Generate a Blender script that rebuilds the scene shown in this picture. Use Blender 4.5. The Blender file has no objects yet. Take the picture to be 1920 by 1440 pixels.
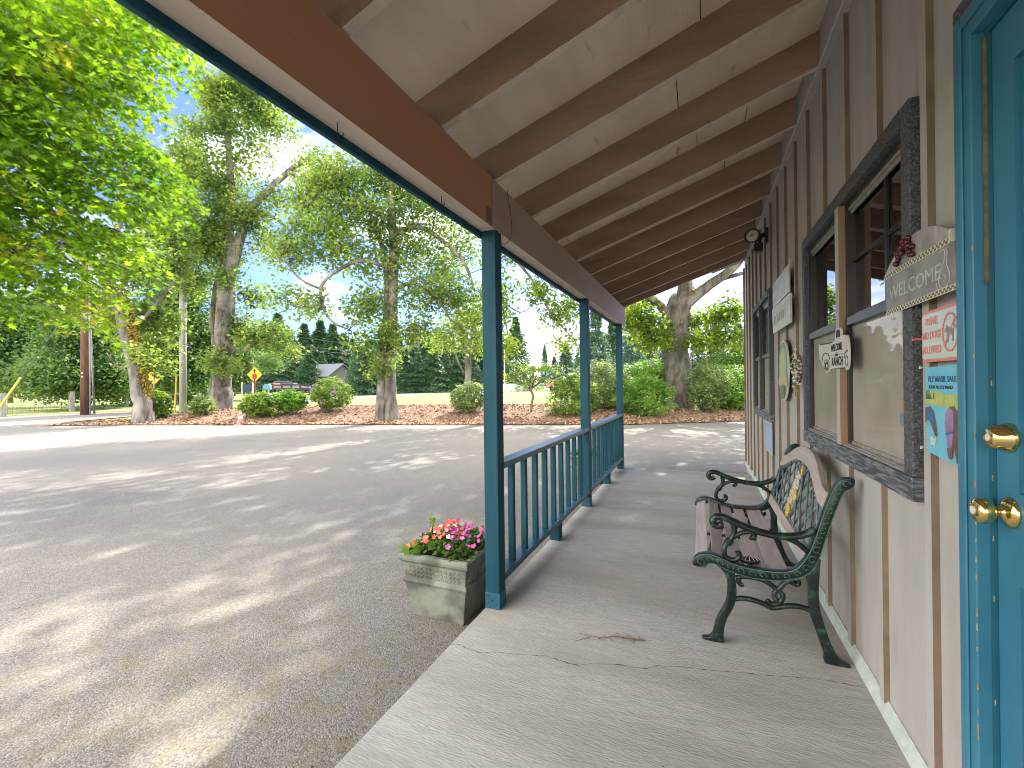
import bpy, bmesh, math, random
import numpy as np
from mathutils import Vector, Matrix
random.seed(7); rng = np.random.default_rng(7)
sc = bpy.context.scene
COL = sc.collection
PI = math.pi
# ---------------------------------------------------------------- camera
F, YAW, ROLL, H = 825.7, math.radians(-23.082), math.radians(-0.7105), 1.25
fw = np.array([math.sin(YAW), math.cos(YAW), 0.0])
_r = np.array([math.cos(YAW), -math.sin(YAW), 0.0]); _u = np.array([0, 0, 1.0])
rt = _r*math.cos(ROLL)+_u*math.sin(ROLL); up = -_r*math.sin(ROLL)+_u*math.cos(ROLL)
cam = bpy.data.cameras.new('camera'); co = bpy.data.objects.new('camera', cam); COL.objects.link(co)
cam.sensor_fit = 'HORIZONTAL'; cam.sensor_width = 36; cam.lens = F/1920*36; cam.clip_start = .05; cam.clip_end = 3000
co.matrix_world = Matrix(((rt[0], up[0], -fw[0], 0), (rt[1], up[1], -fw[1], 0), (rt[2], up[2], -fw[2], H), (0, 0, 0, 1)))
sc.camera = co
# ---------------------------------------------------------------- light
SUN_EL, SUN_AZ = math.radians(43), math.radians(5)       # azimuth from +Y towards +X
w = bpy.data.worlds.new('World'); sc.world = w; w.use_nodes = True
nt = w.node_tree; nt.nodes.clear()
N = nt.nodes.new; L = nt.links.new
out = N('ShaderNodeOutputWorld'); bg = N('ShaderNodeBackground'); bg.inputs[1].default_value = .15
sky = N('ShaderNodeTexSky'); sky.sky_type = 'NISHITA'; sky.sun_disc = False
sky.sun_elevation = SUN_EL; sky.sun_rotation = SUN_AZ; sky.air_density = 1.0; sky.dust_density = 1.2; sky.ozone_density = 2.0
tc = N('ShaderNodeTexCoord'); mp = N('ShaderNodeMapping'); mp.inputs['Scale'].default_value = (1.3, 1.3, 3.2)
no = N('ShaderNodeTexNoise'); no.inputs['Scale'].default_value = 2.1; no.inputs['Detail'].default_value = 7; no.inputs['Roughness'].default_value = .55
cr = N('ShaderNodeValToRGB'); cr.color_ramp.elements[0].position = .53; cr.color_ramp.elements[1].position = .80
mx = N('ShaderNodeMix'); mx.data_type = 'RGBA'; mx.inputs[7].default_value = (7.6, 7.3, 6.9, 1)
hs = N('ShaderNodeMix'); hs.data_type = 'RGBA'; hs.blend_type = 'MULTIPLY'; hs.inputs[0].default_value = 1; hs.inputs[7].default_value = (.255, .30, .52, 1)
L(tc.outputs['Generated'], mp.inputs[0]); L(mp.outputs[0], no.inputs[0]); sp = N('ShaderNodeSeparateXYZ'); L(tc.outputs['Generated'], sp.inputs[0])
mr_ = N('ShaderNodeMapRange'); mr_.inputs[1].default_value = .35; mr_.inputs[2].default_value = -.45; mr_.inputs[3].default_value = 0; mr_.inputs[4].default_value = .5; L(sp.outputs[1], mr_.inputs[0])   # broken cloud ahead; unseen cloud cover added behind the camera to fill the shade
ad_ = N('ShaderNodeMath'); L(no.outputs[0], ad_.inputs[0]); L(mr_.outputs[0], ad_.inputs[1]); L(ad_.outputs[0], cr.inputs[0])
L(sky.outputs[0], hs.inputs[6]); L(hs.outputs[2], mx.inputs[6])
L(cr.outputs[0], mx.inputs[0]); L(mx.outputs[2], bg.inputs[0]); L(bg.outputs[0], out.inputs[0])
sun = bpy.data.lights.new('sun', 'SUN'); so = bpy.data.objects.new('sun', sun); COL.objects.link(so)
sun.energy = 2.5; sun.angle = math.radians(.6); sun.color = (1, .93, .82)
sd = Vector((math.sin(SUN_AZ)*math.cos(SUN_EL), math.cos(SUN_AZ)*math.cos(SUN_EL), math.sin(SUN_EL)))
so.rotation_euler = sd.to_track_quat('Z', 'Y').to_euler()
sc.view_settings.view_transform = 'Standard'; sc.view_settings.look = 'None'; sc.view_settings.gamma = 1
sc.view_settings.use_curve_mapping = False; sc.view_settings.exposure = 2.35
sc.render.engine = 'CYCLES'; sc.cycles.max_bounces = 8; sc.cycles.diffuse_bounces = 4; sc.cycles.transparent_max_bounces = 12
sc.cycles.use_denoising = True; sc.cycles.filter_width = 1.0
# ---------------------------------------------------------------- helpers
def tag(o, label=None, cat=None, group=None, kind=None):
    if label: o['label'] = label
    if cat: o['category'] = cat
    if group: o['group'] = group
    if kind: o['kind'] = kind
    return o
def empty(name, loc=(0, 0, 0), rz=0, **k):
    o = bpy.data.objects.new(name, None); COL.objects.link(o); o.location = loc; o.rotation_euler[2] = rz
    o.empty_display_size = .1
    return tag(o, **k)
def setp(o, parent):
    if parent is not None:
        o.parent = parent
        o.matrix_parent_inverse = wm(parent).inverted()
def wm(o):
    m = Matrix.LocRotScale(o.location, o.rotation_euler, o.scale)
    if o.parent is not None: m = wm(o.parent) @ o.matrix_parent_inverse @ m
    return m
def ray(x, y):
    v = fw*F+rt*(x-960)-up*(y-719.5); return v/np.linalg.norm(v)
def PX(x, y, d):                                   # point seen at (x, y), d metres away over the ground
    v = ray(x, y); v = v/math.hypot(v[0], v[1]); return np.array([v[0]*d, v[1]*d, H+v[2]*d])
def sstep(a, b, x):
    t = np.clip((x-a)/(b-a), 0, 1); return t*t*(3-2*t)
# planting bed: edge polyline towards the car park, profile rising away from it
EDGE = np.array([(-23.5, 8.0), (-19.6, 9.6), (-15.3, 10.85), (-11.4, 11.95), (-6.45, 13.3), (-2.1, 14.5), (1.3, 16.8), (8, 20.5), (18, 25)], float)
def bed_s(x, y):                                   # signed distance beyond the edge (positive = in the bed), and arclength
    best = None; acc = 0
    for i in range(len(EDGE)-1):
        a, b = EDGE[i], EDGE[i+1]; d = b-a; l = math.hypot(*d); t = ((x-a[0])*d[0]+(y-a[1])*d[1])/l/l
        tt = min(1, max(0, t)); px_, py_ = a[0]+d[0]*tt, a[1]+d[1]*tt
        dist = math.hypot(x-px_, y-py_); sgn = (d[0]*(y-a[1])-d[1]*(x-a[0]))
        if best is None or dist < best[0]: best = (dist, 1 if sgn > 0 else -1, acc+l*tt)
        acc += l
    return best[0]*best[1], best[2]
def bed_h(s, u):
    wdt = 2.5+6.5*float(sstep(0, 9, u))
    if s < 0 or s > wdt: return None
    h = .02+.38*float(sstep(0, 3.4, s))*(1-float(sstep(wdt-2.5, wdt, s)))*float(sstep(0, 6, u))
    return -.12+h-.035*float(sstep(wdt-2.0, wdt, s))
def gbase(x, y):
    d = math.hypot(x, y); return -.16+.55*float(sstep(32, 75, d))+.02*max(0, d-75)*.3
def gz(x, y):
    z = gbase(x, y)
    s, u = bed_s(x, y); b = bed_h(s, u)
    return max(z, b) if b is not None else z
def hit(x, y, dmax=300):
    v = ray(x, y); v = v/math.hypot(v[0], v[1]); d = 2.0
    while d < dmax:
        p = v*d
        if H+p[2] <= max(gz(p[0], p[1]), -.12): break
        d *= 1.01
    return np.array([p[0], p[1], gz(p[0], p[1])]), d
class MB:
    def __init__(s): s.v = []; s.f = []
    def add(s, vs, fs):
        b = len(s.v); s.v += [tuple(map(float, p)) for p in vs]; s.f += [tuple(b+i for i in f) for f in fs]; return s
    def box(s, x0, x1, y0, y1, z0, z1):
        return s.add([(x0, y0, z0), (x1, y0, z0), (x1, y1, z0), (x0, y1, z0), (x0, y0, z1), (x1, y0, z1), (x1, y1, z1), (x0, y1, z1)],
                     [(0, 3, 2, 1), (4, 5, 6, 7), (0, 1, 5, 4), (1, 2, 6, 5), (2, 3, 7, 6), (3, 0, 4, 7)])
    def prism(s, poly, d0, d1, axis='y'):          # closed outline extruded along an axis; outline in the other two axes
        n = len(poly)
        def P(p, d):
            return {'y': (p[0], d, p[1]), 'x': (d, p[0], p[1]), 'z': (p[0], p[1], d)}[axis]
        return s.add([P(p, d0) for p in poly]+[P(p, d1) for p in poly],
                     [tuple(range(n))[::-1], tuple(range(n, 2*n))]+[(i, (i+1) % n, n+(i+1) % n, n+i) for i in range(n)])
    def tube(s, pts, rad, seg=8, flat=None, wob=0):
        pts = [Vector(p) for p in pts]; n = len(pts)
        if not hasattr(rad, '__len__'): rad = [rad]*n
        ref = None; vs = []
        for i, p in enumerate(pts):
            t = (pts[min(i+1, n-1)]-pts[max(i-1, 0)])
            if t.length < 1e-9: t = Vector((0, 0, 1))
            t.normalize()
            if ref is None: ref = Vector((1, 0, 0)) if abs(t.x) < .9 else Vector((0, 1, 0))
            a = (ref-t*ref.dot(t)).normalized(); b = t.cross(a); ref = a
            for k in range(seg):
                an = 2*PI*k/seg; r = rad[i]*(1+(wob*math.sin(k*2.3+i*1.7)+wob*.6*math.sin(k*4.1+i*.6) if wob else 0))
                o = a*math.cos(an)*r+b*math.sin(an)*r
                if flat: o = Vector((o.x*flat[0], o.y*flat[1], o.z*flat[2]))
                vs.append(p+o)
        fs = [(i*seg+k, i*seg+(k+1) % seg, (i+1)*seg+(k+1) % seg, (i+1)*seg+k) for i in range(n-1) for k in range(seg)]
        fs += [tuple(range(seg))[::-1], tuple((n-1)*seg+k for k in range(seg))]
        return s.add(vs, fs)
    def lathe(s, prof, c, axis=(0, 0, 1), seg=20):
        ax = Vector(axis).normalized(); a = ax.orthogonal().normalized(); b = ax.cross(a); c = Vector(c); vs = []
        for r, h in prof:
            for k in range(seg):
                an = 2*PI*k/seg; vs.append(c+ax*h+(a*math.cos(an)+b*math.sin(an))*max(r, 1e-4))
        n = len(prof)
        fs = [(i*seg+k, i*seg+(k+1) % seg, (i+1)*seg+(k+1) % seg, (i+1)*seg+k) for i in range(n-1) for k in range(seg)]
        fs += [tuple(range(seg))[::-1], tuple((n-1)*seg+k for k in range(seg))]
        return s.add(vs, fs)
    def ball(s, c, r, seg=8, sc_=(1, 1, 1)):
        vs = []; fs = []; rings = max(3, seg//2)
        for i in range(rings+1):
            th = PI*i/rings
            for k in range(seg):
                an = 2*PI*k/seg; vs.append((c[0]+r*sc_[0]*math.sin(th)*math.cos(an), c[1]+r*sc_[1]*math.sin(th)*math.sin(an), c[2]+r*sc_[2]*math.cos(th)))
        fs = [(i*seg+k, (i+1)*seg+k, (i+1)*seg+(k+1) % seg, i*seg+(k+1) % seg) for i in range(rings) for k in range(seg)]
        return s.add(vs, fs)
    def build(s, name, mat, parent=None, bevel=0, smooth=False, origin=None):
        me = bpy.data.meshes.new(name); vs = s.v
        if origin is not None: vs = [(a-origin[0], b-origin[1], c-origin[2]) for a, b, c in vs]
        me.from_pydata(vs, [], s.f)
        bm = bmesh.new(); bm.from_mesh(me); bmesh.ops.recalc_face_normals(bm, faces=bm.faces); bm.to_mesh(me); bm.free(); me.update()
        me.materials.append(mat)
        if smooth:
            for p in me.polygons: p.use_smooth = True
        o = bpy.data.objects.new(name, me); COL.objects.link(o)
        if origin is not None: o.location = origin
        if parent is not None:
            o.parent = parent; o.matrix_parent_inverse = wm(parent).inverted()
        if bevel:
            m = o.modifiers.new('bevel', 'BEVEL'); m.width = bevel; m.segments = 2; m.limit_method = 'ANGLE'; m.angle_limit = math.radians(40)
            if smooth: pass
        return o
# ---------------------------------------------------------------- materials
MATS = {}
def mat(name, col, rough=.7, col2=None, scale=20, bump=0, bscale=None, metal=0, stretch=(1, 1, 1), detail=6, col3=None, scale3=2, spec=.5, ramp=(.35, .65), ramp3=(.5, .62), bdist=.01):
    m = bpy.data.materials.new(name); m.use_nodes = True; n = m.node_tree; b = n.nodes['Principled BSDF']
    b.inputs['Base Color'].default_value = (*col, 1); b.inputs['Roughness'].default_value = rough; b.inputs['Metallic'].default_value = metal
    b.inputs['Specular IOR Level'].default_value = spec
    if col2 or bump or col3:
        t = n.nodes.new('ShaderNodeTexCoord'); mpp = n.nodes.new('ShaderNodeMapping'); mpp.inputs['Scale'].default_value = stretch
        n.links.new(t.outputs['Object'], mpp.inputs[0])
        def noise(s, d=detail):
            q = n.nodes.new('ShaderNodeTexNoise'); q.inputs['Scale'].default_value = s; q.inputs['Detail'].default_value = d
            n.links.new(mpp.outputs[0], q.inputs[0]); return q
        src = None
        if col2:
            q = noise(scale); r = n.nodes.new('ShaderNodeValToRGB'); r.color_ramp.elements[0].position = ramp[0]; r.color_ramp.elements[1].position = ramp[1]
            r.color_ramp.elements[0].color = (*col, 1); r.color_ramp.elements[1].color = (*col2, 1)
            n.links.new(q.outputs[0], r.inputs[0]); src = r.outputs[0]
        if col3:
            q = noise(scale3, 4); r = n.nodes.new('ShaderNodeValToRGB'); r.color_ramp.elements[0].position = ramp3[0]; r.color_ramp.elements[1].position = ramp3[1]
            n.links.new(q.outputs[0], r.inputs[0]); x = n.nodes.new('ShaderNodeMix'); x.data_type = 'RGBA'
            n.links.new(r.outputs[0], x.inputs[0]); x.inputs[6].default_value = (*col, 1); x.inputs[7].default_value = (*col3, 1)
            if src: n.links.new(src, x.inputs[6])
            src = x.outputs[2]
        if src: n.links.new(src, b.inputs['Base Color'])
        if bump:
            q = noise(bscale or scale); bp = n.nodes.new('ShaderNodeBump'); bp.inputs['Strength'].default_value = bump; bp.inputs['Distance'].default_value = bdist
            n.links.new(q.outputs[0], bp.inputs['Height']); n.links.new(bp.outputs[0], b.inputs['Normal'])
    MATS[name] = m; return m
def leafmat(name, c1, c2, trans=.45, sc1=1.2, c3=None):
    m = bpy.data.materials.new(name); m.use_nodes = True; n = m.node_tree; n.nodes.clear()
    o = n.nodes.new('ShaderNodeOutputMaterial'); t = n.nodes.new('ShaderNodeTexCoord')
    q1 = n.nodes.new('ShaderNodeTexNoise'); q1.inputs['Scale'].default_value = sc1; q1.inputs['Detail'].default_value = 3
    q2 = n.nodes.new('ShaderNodeTexWhiteNoise'); q2.noise_dimensions = '3D'
    sn = n.nodes.new('ShaderNodeVectorMath'); sn.operation = 'SNAP'; sn.inputs[1].default_value = (.11, .11, .11)
    n.links.new(t.outputs['Object'], q1.inputs[0]); n.links.new(t.outputs['Object'], sn.inputs[0]); n.links.new(sn.outputs[0], q2.inputs[0])
    a = n.nodes.new('ShaderNodeMath'); a.operation = 'MULTIPLY_ADD'; a.inputs[1].default_value = .5; n.links.new(q2.outputs[0], a.inputs[0])
    s2 = n.nodes.new('ShaderNodeMath'); s2.operation = 'MULTIPLY_ADD'; s2.inputs[1].default_value = 2.2; s2.inputs[2].default_value = -.85; n.links.new(q1.outputs[0], s2.inputs[0])
    n.links.new(s2.outputs[0], a.inputs[2])
    r = n.nodes.new('ShaderNodeValToRGB'); r.color_ramp.elements[0].position = .1; r.color_ramp.elements[1].position = .85
    r.color_ramp.elements[0].color = (*c1, 1); r.color_ramp.elements[1].color = (*c2, 1)
    if c3: e = r.color_ramp.elements.new(.97); e.color = (*c3, 1)
    n.links.new(a.outputs[0], r.inputs[0])
    d = n.nodes.new('ShaderNodeBsdfPrincipled'); d.inputs['Roughness'].default_value = .45; d.inputs['Specular IOR Level'].default_value = .35
    tr = n.nodes.new('ShaderNodeBsdfTranslucent'); mxx = n.nodes.new('ShaderNodeMixShader'); mxx.inputs[0].default_value = trans
    hh = n.nodes.new('ShaderNodeMix'); hh.data_type = 'RGBA'; hh.blend_type = 'MULTIPLY'; hh.inputs[0].default_value = 1; hh.inputs[7].default_value = (2.2, 2.05, 1.0, 1)
    n.links.new(r.outputs[0], d.inputs['Base Color']); n.links.new(r.outputs[0], hh.inputs[6]); n.links.new(hh.outputs[2], tr.inputs[0])
    n.links.new(d.outputs[0], mxx.inputs[1]); n.links.new(tr.outputs[0], mxx.inputs[2]); n.links.new(mxx.outputs[0], o.inputs[0]); return m
M_SIDING = mat('siding paint', (.355, .335, .31), .75, (.41, .39, .365), 9, .35, 130, bdist=.003, stretch=(1, 1, .25), col3=(.27, .25, .22), scale3=5, ramp3=(.56, .95))
M_BATTEN = mat('batten paint and side shade', (.17, .125, .085), .7, (.22, .165, .11), 8, .3, 90, bdist=.003)  # brown sides: old paint, with the shade of turned-away faces put into the colour
M_CEIL = mat('soffit plywood paint', (.80, .68, .57), .8, (.68, .57, .47), 5, .5, 60, stretch=(1, .25, 1), bdist=.003, col3=(.42, .34, .27), scale3=13, ramp3=(.66, .76))
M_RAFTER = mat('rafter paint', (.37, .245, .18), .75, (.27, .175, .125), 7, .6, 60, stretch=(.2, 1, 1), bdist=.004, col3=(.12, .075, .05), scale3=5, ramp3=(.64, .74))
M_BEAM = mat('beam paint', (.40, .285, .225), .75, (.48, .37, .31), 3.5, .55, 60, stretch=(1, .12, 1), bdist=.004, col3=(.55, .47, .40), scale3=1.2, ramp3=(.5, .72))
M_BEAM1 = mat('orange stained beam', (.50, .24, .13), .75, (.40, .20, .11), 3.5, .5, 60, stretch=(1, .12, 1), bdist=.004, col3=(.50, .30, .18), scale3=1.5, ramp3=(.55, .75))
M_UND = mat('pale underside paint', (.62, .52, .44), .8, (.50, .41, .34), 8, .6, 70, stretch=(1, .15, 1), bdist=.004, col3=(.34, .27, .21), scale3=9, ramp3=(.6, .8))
M_BLUE = mat('blue porch paint', (.005, .050, .076), .6, (.012, .078, .108), 14, .5, 90, stretch=(1, 1, .08), bdist=.003, spec=.22, col3=(.03, .055, .065), scale3=9, ramp3=(.62, .80))
M_DOOR = mat('blue door paint', (.030, .150, .235), .38, (.042, .185, .275), 4, .08, 60, bdist=.002)
M_DOORD = mat('blue door jamb paint', (.010, .085, .13), .4, (.015, .11, .16), 4)
M_CHIP = mat('bare wood chips', (.45, .33, .17), .8, (.25, .17, .08), 60)
M_TRIM = mat('weathered black trim', (.035, .038, .042), .6, (.12, .13, .14), 170, .8, 170, bdist=.004, ramp=(.42, .62))
M_TRIMW = mat('wood grain black trim', (.055, .06, .066), .6, (.17, .185, .20), 34, .9, 60, stretch=(1, .35, 3.5), bdist=.004, ramp=(.44, .56))
M_FRAME = mat('bronze window frame', (.05, .048, .045), .35, metal=.6)
M_TRACK = mat('dusty aluminium track', (.30, .28, .26), .4, (.42, .40, .37), 30, metal=.4)
M_CONC = mat('broomed concrete', (.335, .325, .30), .85, (.44, .43, .405), 26, .8, 95, stretch=(.35, 1.5, 1), bdist=.004, col3=(.27, .245, .20), scale3=1.6, ramp3=(.42, .80), ramp=(.25, .75))
M_CRACK = mat('crack dirt', (.03, .028, .022), .9)
M_FLASH = mat('pale flashing', (.42, .48, .44), .6, (.55, .58, .54), 20)
M_IRON = mat('green cast iron', (.006, .011, .010), .36, (.025, .085, .065), 30, .6, 55, bdist=.004, ramp=(.54, .74))
M_IRONG = mat('verdigris relief', (.06, .17, .12), .45, (.02, .09, .065), 40)
M_LATT = mat('grey green lattice iron', (.07, .11, .115), .38, (.13, .185, .19), 30)
M_SLAT = mat('faded bench slat', (.34, .275, .245), .55, (.44, .37, .335), 14, .5, 30, stretch=(3, .25, 3), bdist=.003)
M_CORN = mat('yellow inlay paint', (.62, .40, .06), .6, (.45, .27, .04), 40)
M_CREAM = mat('cream inlay paint', (.55, .50, .42), .6, (.36, .33, .30), 60)
M_BRASS = mat('polished brass', (.83, .58, .22), .12, metal=1)
M_BARK = mat('grey bark', (.17, .155, .14), .9, (.06, .05, .04), 7, 1.0, 11, stretch=(1, 1, .35), bdist=.06, col3=(.27, .25, .235), scale3=2.2, ramp3=(.5, .7))
M_BARKM = mat('mossy bark', (.10, .085, .065), .9, (.20, .18, .16), 6, 1.0, 12, stretch=(1, 1, .35), bdist=.05, col3=(.16, .13, .015), scale3=1.3, ramp3=(.5, .58))
M_MOSSY = mat('orange moss', (.30, .19, .02), .95, (.12, .10, .01), 12, 1, 30, bdist=.04)
M_STONE = mat('planter stone', (.15, .165, .135), .8, (.24, .25, .21), 9, .4, 40, bdist=.004, col3=(.09, .10, .08), scale3=5)
M_SOIL = mat('potting soil', (.03, .02, .013), .95)
M_WHITE = mat('white painted metal', (.62, .62, .60), .5, (.5, .5, .48), 12)
# asphalt
def ground_mats():
    m = bpy.data.materials.new('old asphalt'); m.use_nodes = True; n = m.node_tree; b = n.nodes['Principled BSDF']; b.inputs['Roughness'].default_value = .9; b.inputs['Specular IOR Level'].default_value = .25
    t = n.nodes.new('ShaderNodeTexCoord')
    def nz(s, d=4, typ='ShaderNodeTexNoise'):
        q = n.nodes.new(typ); q.inputs['Scale'].default_value = s
        if typ == 'ShaderNodeTexNoise': q.inputs['Detail'].default_value = d
        n.links.new(t.outputs['Object'], q.inputs[0]); return q
    def ramp(src, a, b_, ca, cb):
        r = n.nodes.new('ShaderNodeValToRGB'); r.color_ramp.elements[0].position = a; r.color_ramp.elements[1].position = b_
        r.color_ramp.elements[0].color = (*ca, 1); r.color_ramp.elements[1].color = (*cb, 1); n.links.new(src, r.inputs[0]); return r.outputs[0]
    def mixc(f, a, b_, typ='MIX'):
        x = n.nodes.new('ShaderNodeMix'); x.data_type = 'RGBA'; x.blend_type = typ
        if hasattr(f, 'links'): n.links.new(f, x.inputs[0])
        else: x.inputs[0].default_value = f
        n.links.new(a, x.inputs[6])
        if hasattr(b_, 'links'): n.links.new(b_, x.inputs[7])
        else: x.inputs[7].default_value = (*b_, 1)
        return x.outputs[2]
    v = nz(150, typ='ShaderNodeTexVoronoi'); cell = ramp(v.outputs['Color'], .1, .9, (.11, .105, .098), (.265, .255, .24))
    big = ramp(nz(.35).outputs[0], .35, .65, (.85, .85, .88), (1.15, 1.1, 1.03))
    c = mixc(1.0, cell, big, 'MULTIPLY')
    sx = n.nodes.new('ShaderNodeSeparateXYZ'); n.links.new(t.outputs['Object'], sx.inputs[0])
    near = n.nodes.new('ShaderNodeMapRange'); near.inputs[1].default_value = -6; near.inputs[2].default_value = -1.2; near.inputs[3].default_value = .0; near.inputs[4].default_value = .12
    n.links.new(sx.outputs[0], near.inputs[0])
    p = nz(9, 6); ad = n.nodes.new('ShaderNodeMath'); ad.operation = 'ADD'; n.links.new(p.outputs[0], ad.inputs[0]); n.links.new(near.outputs[0], ad.inputs[1])
    mask = ramp(ad.outputs[0], .58, .84, (0, 0, 0), (.6, .6, .6))
    moss = ramp(nz(60).outputs[0], .35, .65, (.15, .135, .07), (.21, .18, .10))
    c = mixc(mask, c, moss)
    n.links.new(c, b.inputs['Base Color'])
    bp = n.nodes.new('ShaderNodeBump'); bp.inputs['Strength'].default_value = .65; bp.inputs['Distance'].default_value = .005
    n.links.new(v.outputs['Distance'], bp.inputs['Height']); bp.invert = True; n.links.new(bp.outputs[0], b.inputs['Normal'])
    return m
M_ASPH = ground_mats()
M_ROAD = mat('pale road', (.22, .22, .215), .9, (.28, .28, .27), 3, .3, 40)
M_GRASS = mat('lawn', (.13, .20, .035), .9, (.24, .30, .07), 1.1, 1, 60, bdist=.03, col3=(.30, .30, .10), scale3=.25)
M_MULCH = mat('bark mulch', (.30, .19, .125), .95, (.13, .075, .05), 30, 1, 26, bdist=.05, col3=(.40, .24, .15), scale3=9, ramp3=(.5, .75), ramp=(.4, .6))
M_DIRT = mat('bare dirt', (.20, .13, .09), .95, (.12, .08, .055), 8, .6, 20, bdist=.03)
# ---------------------------------------------------------------- ground, asphalt, bed
def grid_mesh(name, P, nu, nv, m, close=False, **k):
    b = MB(); b.v = [tuple(map(float, p)) for p in P]
    for i in range(nu-1):
        for j in range(nv-1 if not close else nv):
            j2 = (j+1) % nv; b.f.append((i*nv+j, (i+1)*nv+j, (i+1)*nv+j2, i*nv+j2))
    o = b.build(name, m); return tag(o, **k)
rs = [0.01, 3, 6, 12, 20, 26, 30, 36, 44, 52, 60, 68, 76, 90, 120, 180, 300, 600, 1500]
pts = [(r*math.cos(2*PI*k/72), r*math.sin(2*PI*k/72), gbase(r, 0) if r < 200 else 2.0) for r in rs for k in range(72)]
grid_mesh('ground', pts, len(rs), 72, M_GRASS, close=True, kind='structure', label='green lawn and field reaching to the treeline')
# car park sheet: everything on the camera's side of the bed, running out to the road on the left
lot = [(-1.4, -14), (9, -14), (14, 6), (20, 26.2)]+[tuple(p+np.array([-.25, .8])) for p in EDGE[::-1][:-1]]+[(-24.5, 9.5), (-27.5, 16), (-31, 15.5), (-33.5, 12), (-34, 3), (-30, -14)]
lotc = [(p[0], p[1]) for p in lot]
b = MB(); b.add([(x, y, -.12) for x, y in lotc], [tuple(range(len(lotc)))]); me = b.build('asphalt', M_ASPH); tag(me, kind='structure', label='worn grey asphalt car park in front of the porch')
bp_ = []; U = np.linspace(0, sum(math.hypot(*(EDGE[i+1]-EDGE[i])) for i in range(len(EDGE)-1))-.1, 150)
def edge_at(u):
    acc = 0; u = min(max(u, 0), U[-1])
    for i in range(len(EDGE)-1):
        d = EDGE[i+1]-EDGE[i]; l = math.hypot(*d)
        if u <= acc+l or i == len(EDGE)-2:
            t = (u-acc)/l
            return EDGE[i]+d*t
        acc += l
def edge_n(u):
    d = edge_at(u+1.2)-edge_at(u-1.2); d /= math.hypot(*d); return np.array([-d[1], d[0]])
for u in U:
    wdt = 2.5+6.5*float(sstep(0, 9, u)); e = edge_at(u); nn = edge_n(u)
    for j in range(26):
        t = (j/25)**1.3; s = t*wdt
        p = e+nn*(s+(random.uniform(-.06, .06) if j == 0 else 0)); h = bed_h(min(max(s, 0.001), wdt-.001), u)
        bp_.append((p[0], p[1], h+(random.uniform(-.012, .016) if 0 < j < 25 else (.004 if j == 0 else -.03))))
grid_mesh('mulch_bed', bp_, len(U), 26, M_MULCH, kind='structure', label='reddish bark mulch bed along the edge of the car park')
# mulch chips loose on the bed: nobody could count them
def quads(name, C, size, nrm_up, m, parent=None, elong=2.2, **k):
    n = len(C); a = rng.uniform(0, 2*PI, n); tilt = rng.normal(0, nrm_up, (n, 2))
    d = np.stack([np.cos(a), np.sin(a), tilt[:, 0]], 1); e = np.stack([-np.sin(a), np.cos(a), tilt[:, 1]], 1)
    s = size*rng.uniform(.5, 1.4, n)[:, None]
    V = np.stack([C-d*s*elong/2-e*s/2, C+d*s*elong/2-e*s/2, C+d*s*elong/2+e*s/2, C-d*s*elong/2+e*s/2], 1).reshape(-1, 3)
    return npmesh(name, V, 4, m, parent, **k)
def npmesh(name, V, fv, m, parent=None, faces=None, origin=None, **k):
    me = bpy.data.meshes.new(name); V = np.asarray(V, np.float32)
    if origin is not None: V = V-np.asarray(origin, np.float32)
    me.vertices.add(len(V)); me.vertices.foreach_set('co', V.ravel())
    if faces is None: idx = np.arange(len(V)); nf = len(V)//fv
    else: idx = faces.ravel(); nf = len(faces); fv = faces.shape[1]
    me.loops.add(len(idx)); me.loops.foreach_set('vertex_index', idx.astype(np.int32))
    me.polygons.add(nf); me.polygons.foreach_set('loop_start', (np.arange(nf)*fv).astype(np.int32))
    try: me.polygons.foreach_set('loop_total', np.full(nf, fv, np.int32))
    except Exception: pass
    me.update(calc_edges=True); me.materials.append(m)
    o = bpy.data.objects.new(name, me); COL.objects.link(o)
    if origin is not None: o.location = origin
    if parent is not None: o.parent = parent; o.matrix_parent_inverse = wm(parent).inverted()
    return tag(o, **k)
C = []
for _ in range(14000):
    u = random.uniform(1, U[-1]-14); wdt = 2.5+6.5*float(sstep(0, 9, u)); s = random.random()**1.5*min(wdt, 6)+.02; e = edge_at(u)+edge_n(u)*s
    C.append((e[0], e[1], bed_h(min(s, wdt-.01), u)+random.uniform(.015, .045)))
quads('mulch_chips', np.array(C), .034, .5, mat('mulch chip', (.42, .28, .18), .9, (.17, .09, .055), 6), kind='stuff', label='loose bark chips scattered over the planting bed')
# road beyond the lawn, roadside dirt
def ribbon(name, px_pts, half, m, dz=.02, **k):
    cs = [hit(*p)[0] for p in px_pts]; b = MB(); V = []
    for i, c in enumerate(cs):
        t = cs[min(i+1, len(cs)-1)]-cs[max(i-1, 0)]; t = t[:2]/math.hypot(*t[:2]); nn = np.array([-t[1], t[0]])
        for sg in (-1, 1):
            p = c[:2]+nn*half*sg; V.append((p[0], p[1], gbase(*p)+dz))
    b.v = V; b.f = [(2*i, 2*i+1, 2*i+3, 2*i+2) for i in range(len(cs)-1)]
    return tag(b.build(name, m), **k)
def worldribbon(name, P, half, m, dz=.02, **k):
    P = [np.array(p, float) for p in P]; Q = []
    for i in range(len(P)-1):
        for t in np.linspace(0, 1, 14)[:-1]: Q.append(P[i]*(1-t)+P[i+1]*t)
    Q.append(P[-1]); V = []
    for i, c in enumerate(Q):
        t = Q[min(i+1, len(Q)-1)]-Q[max(i-1, 0)]; t = t/math.hypot(*t); nn = np.array([-t[1], t[0]])
        for sg in (-1, 1): p = c+nn*half*sg; V.append((p[0], p[1], gbase(*p)+dz))
    b = MB(); b.v = V; b.f = [(2*i, 2*i+1, 2*i+3, 2*i+2) for i in range(len(Q)-1)]
    return tag(b.build(name, m), **k)
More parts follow.
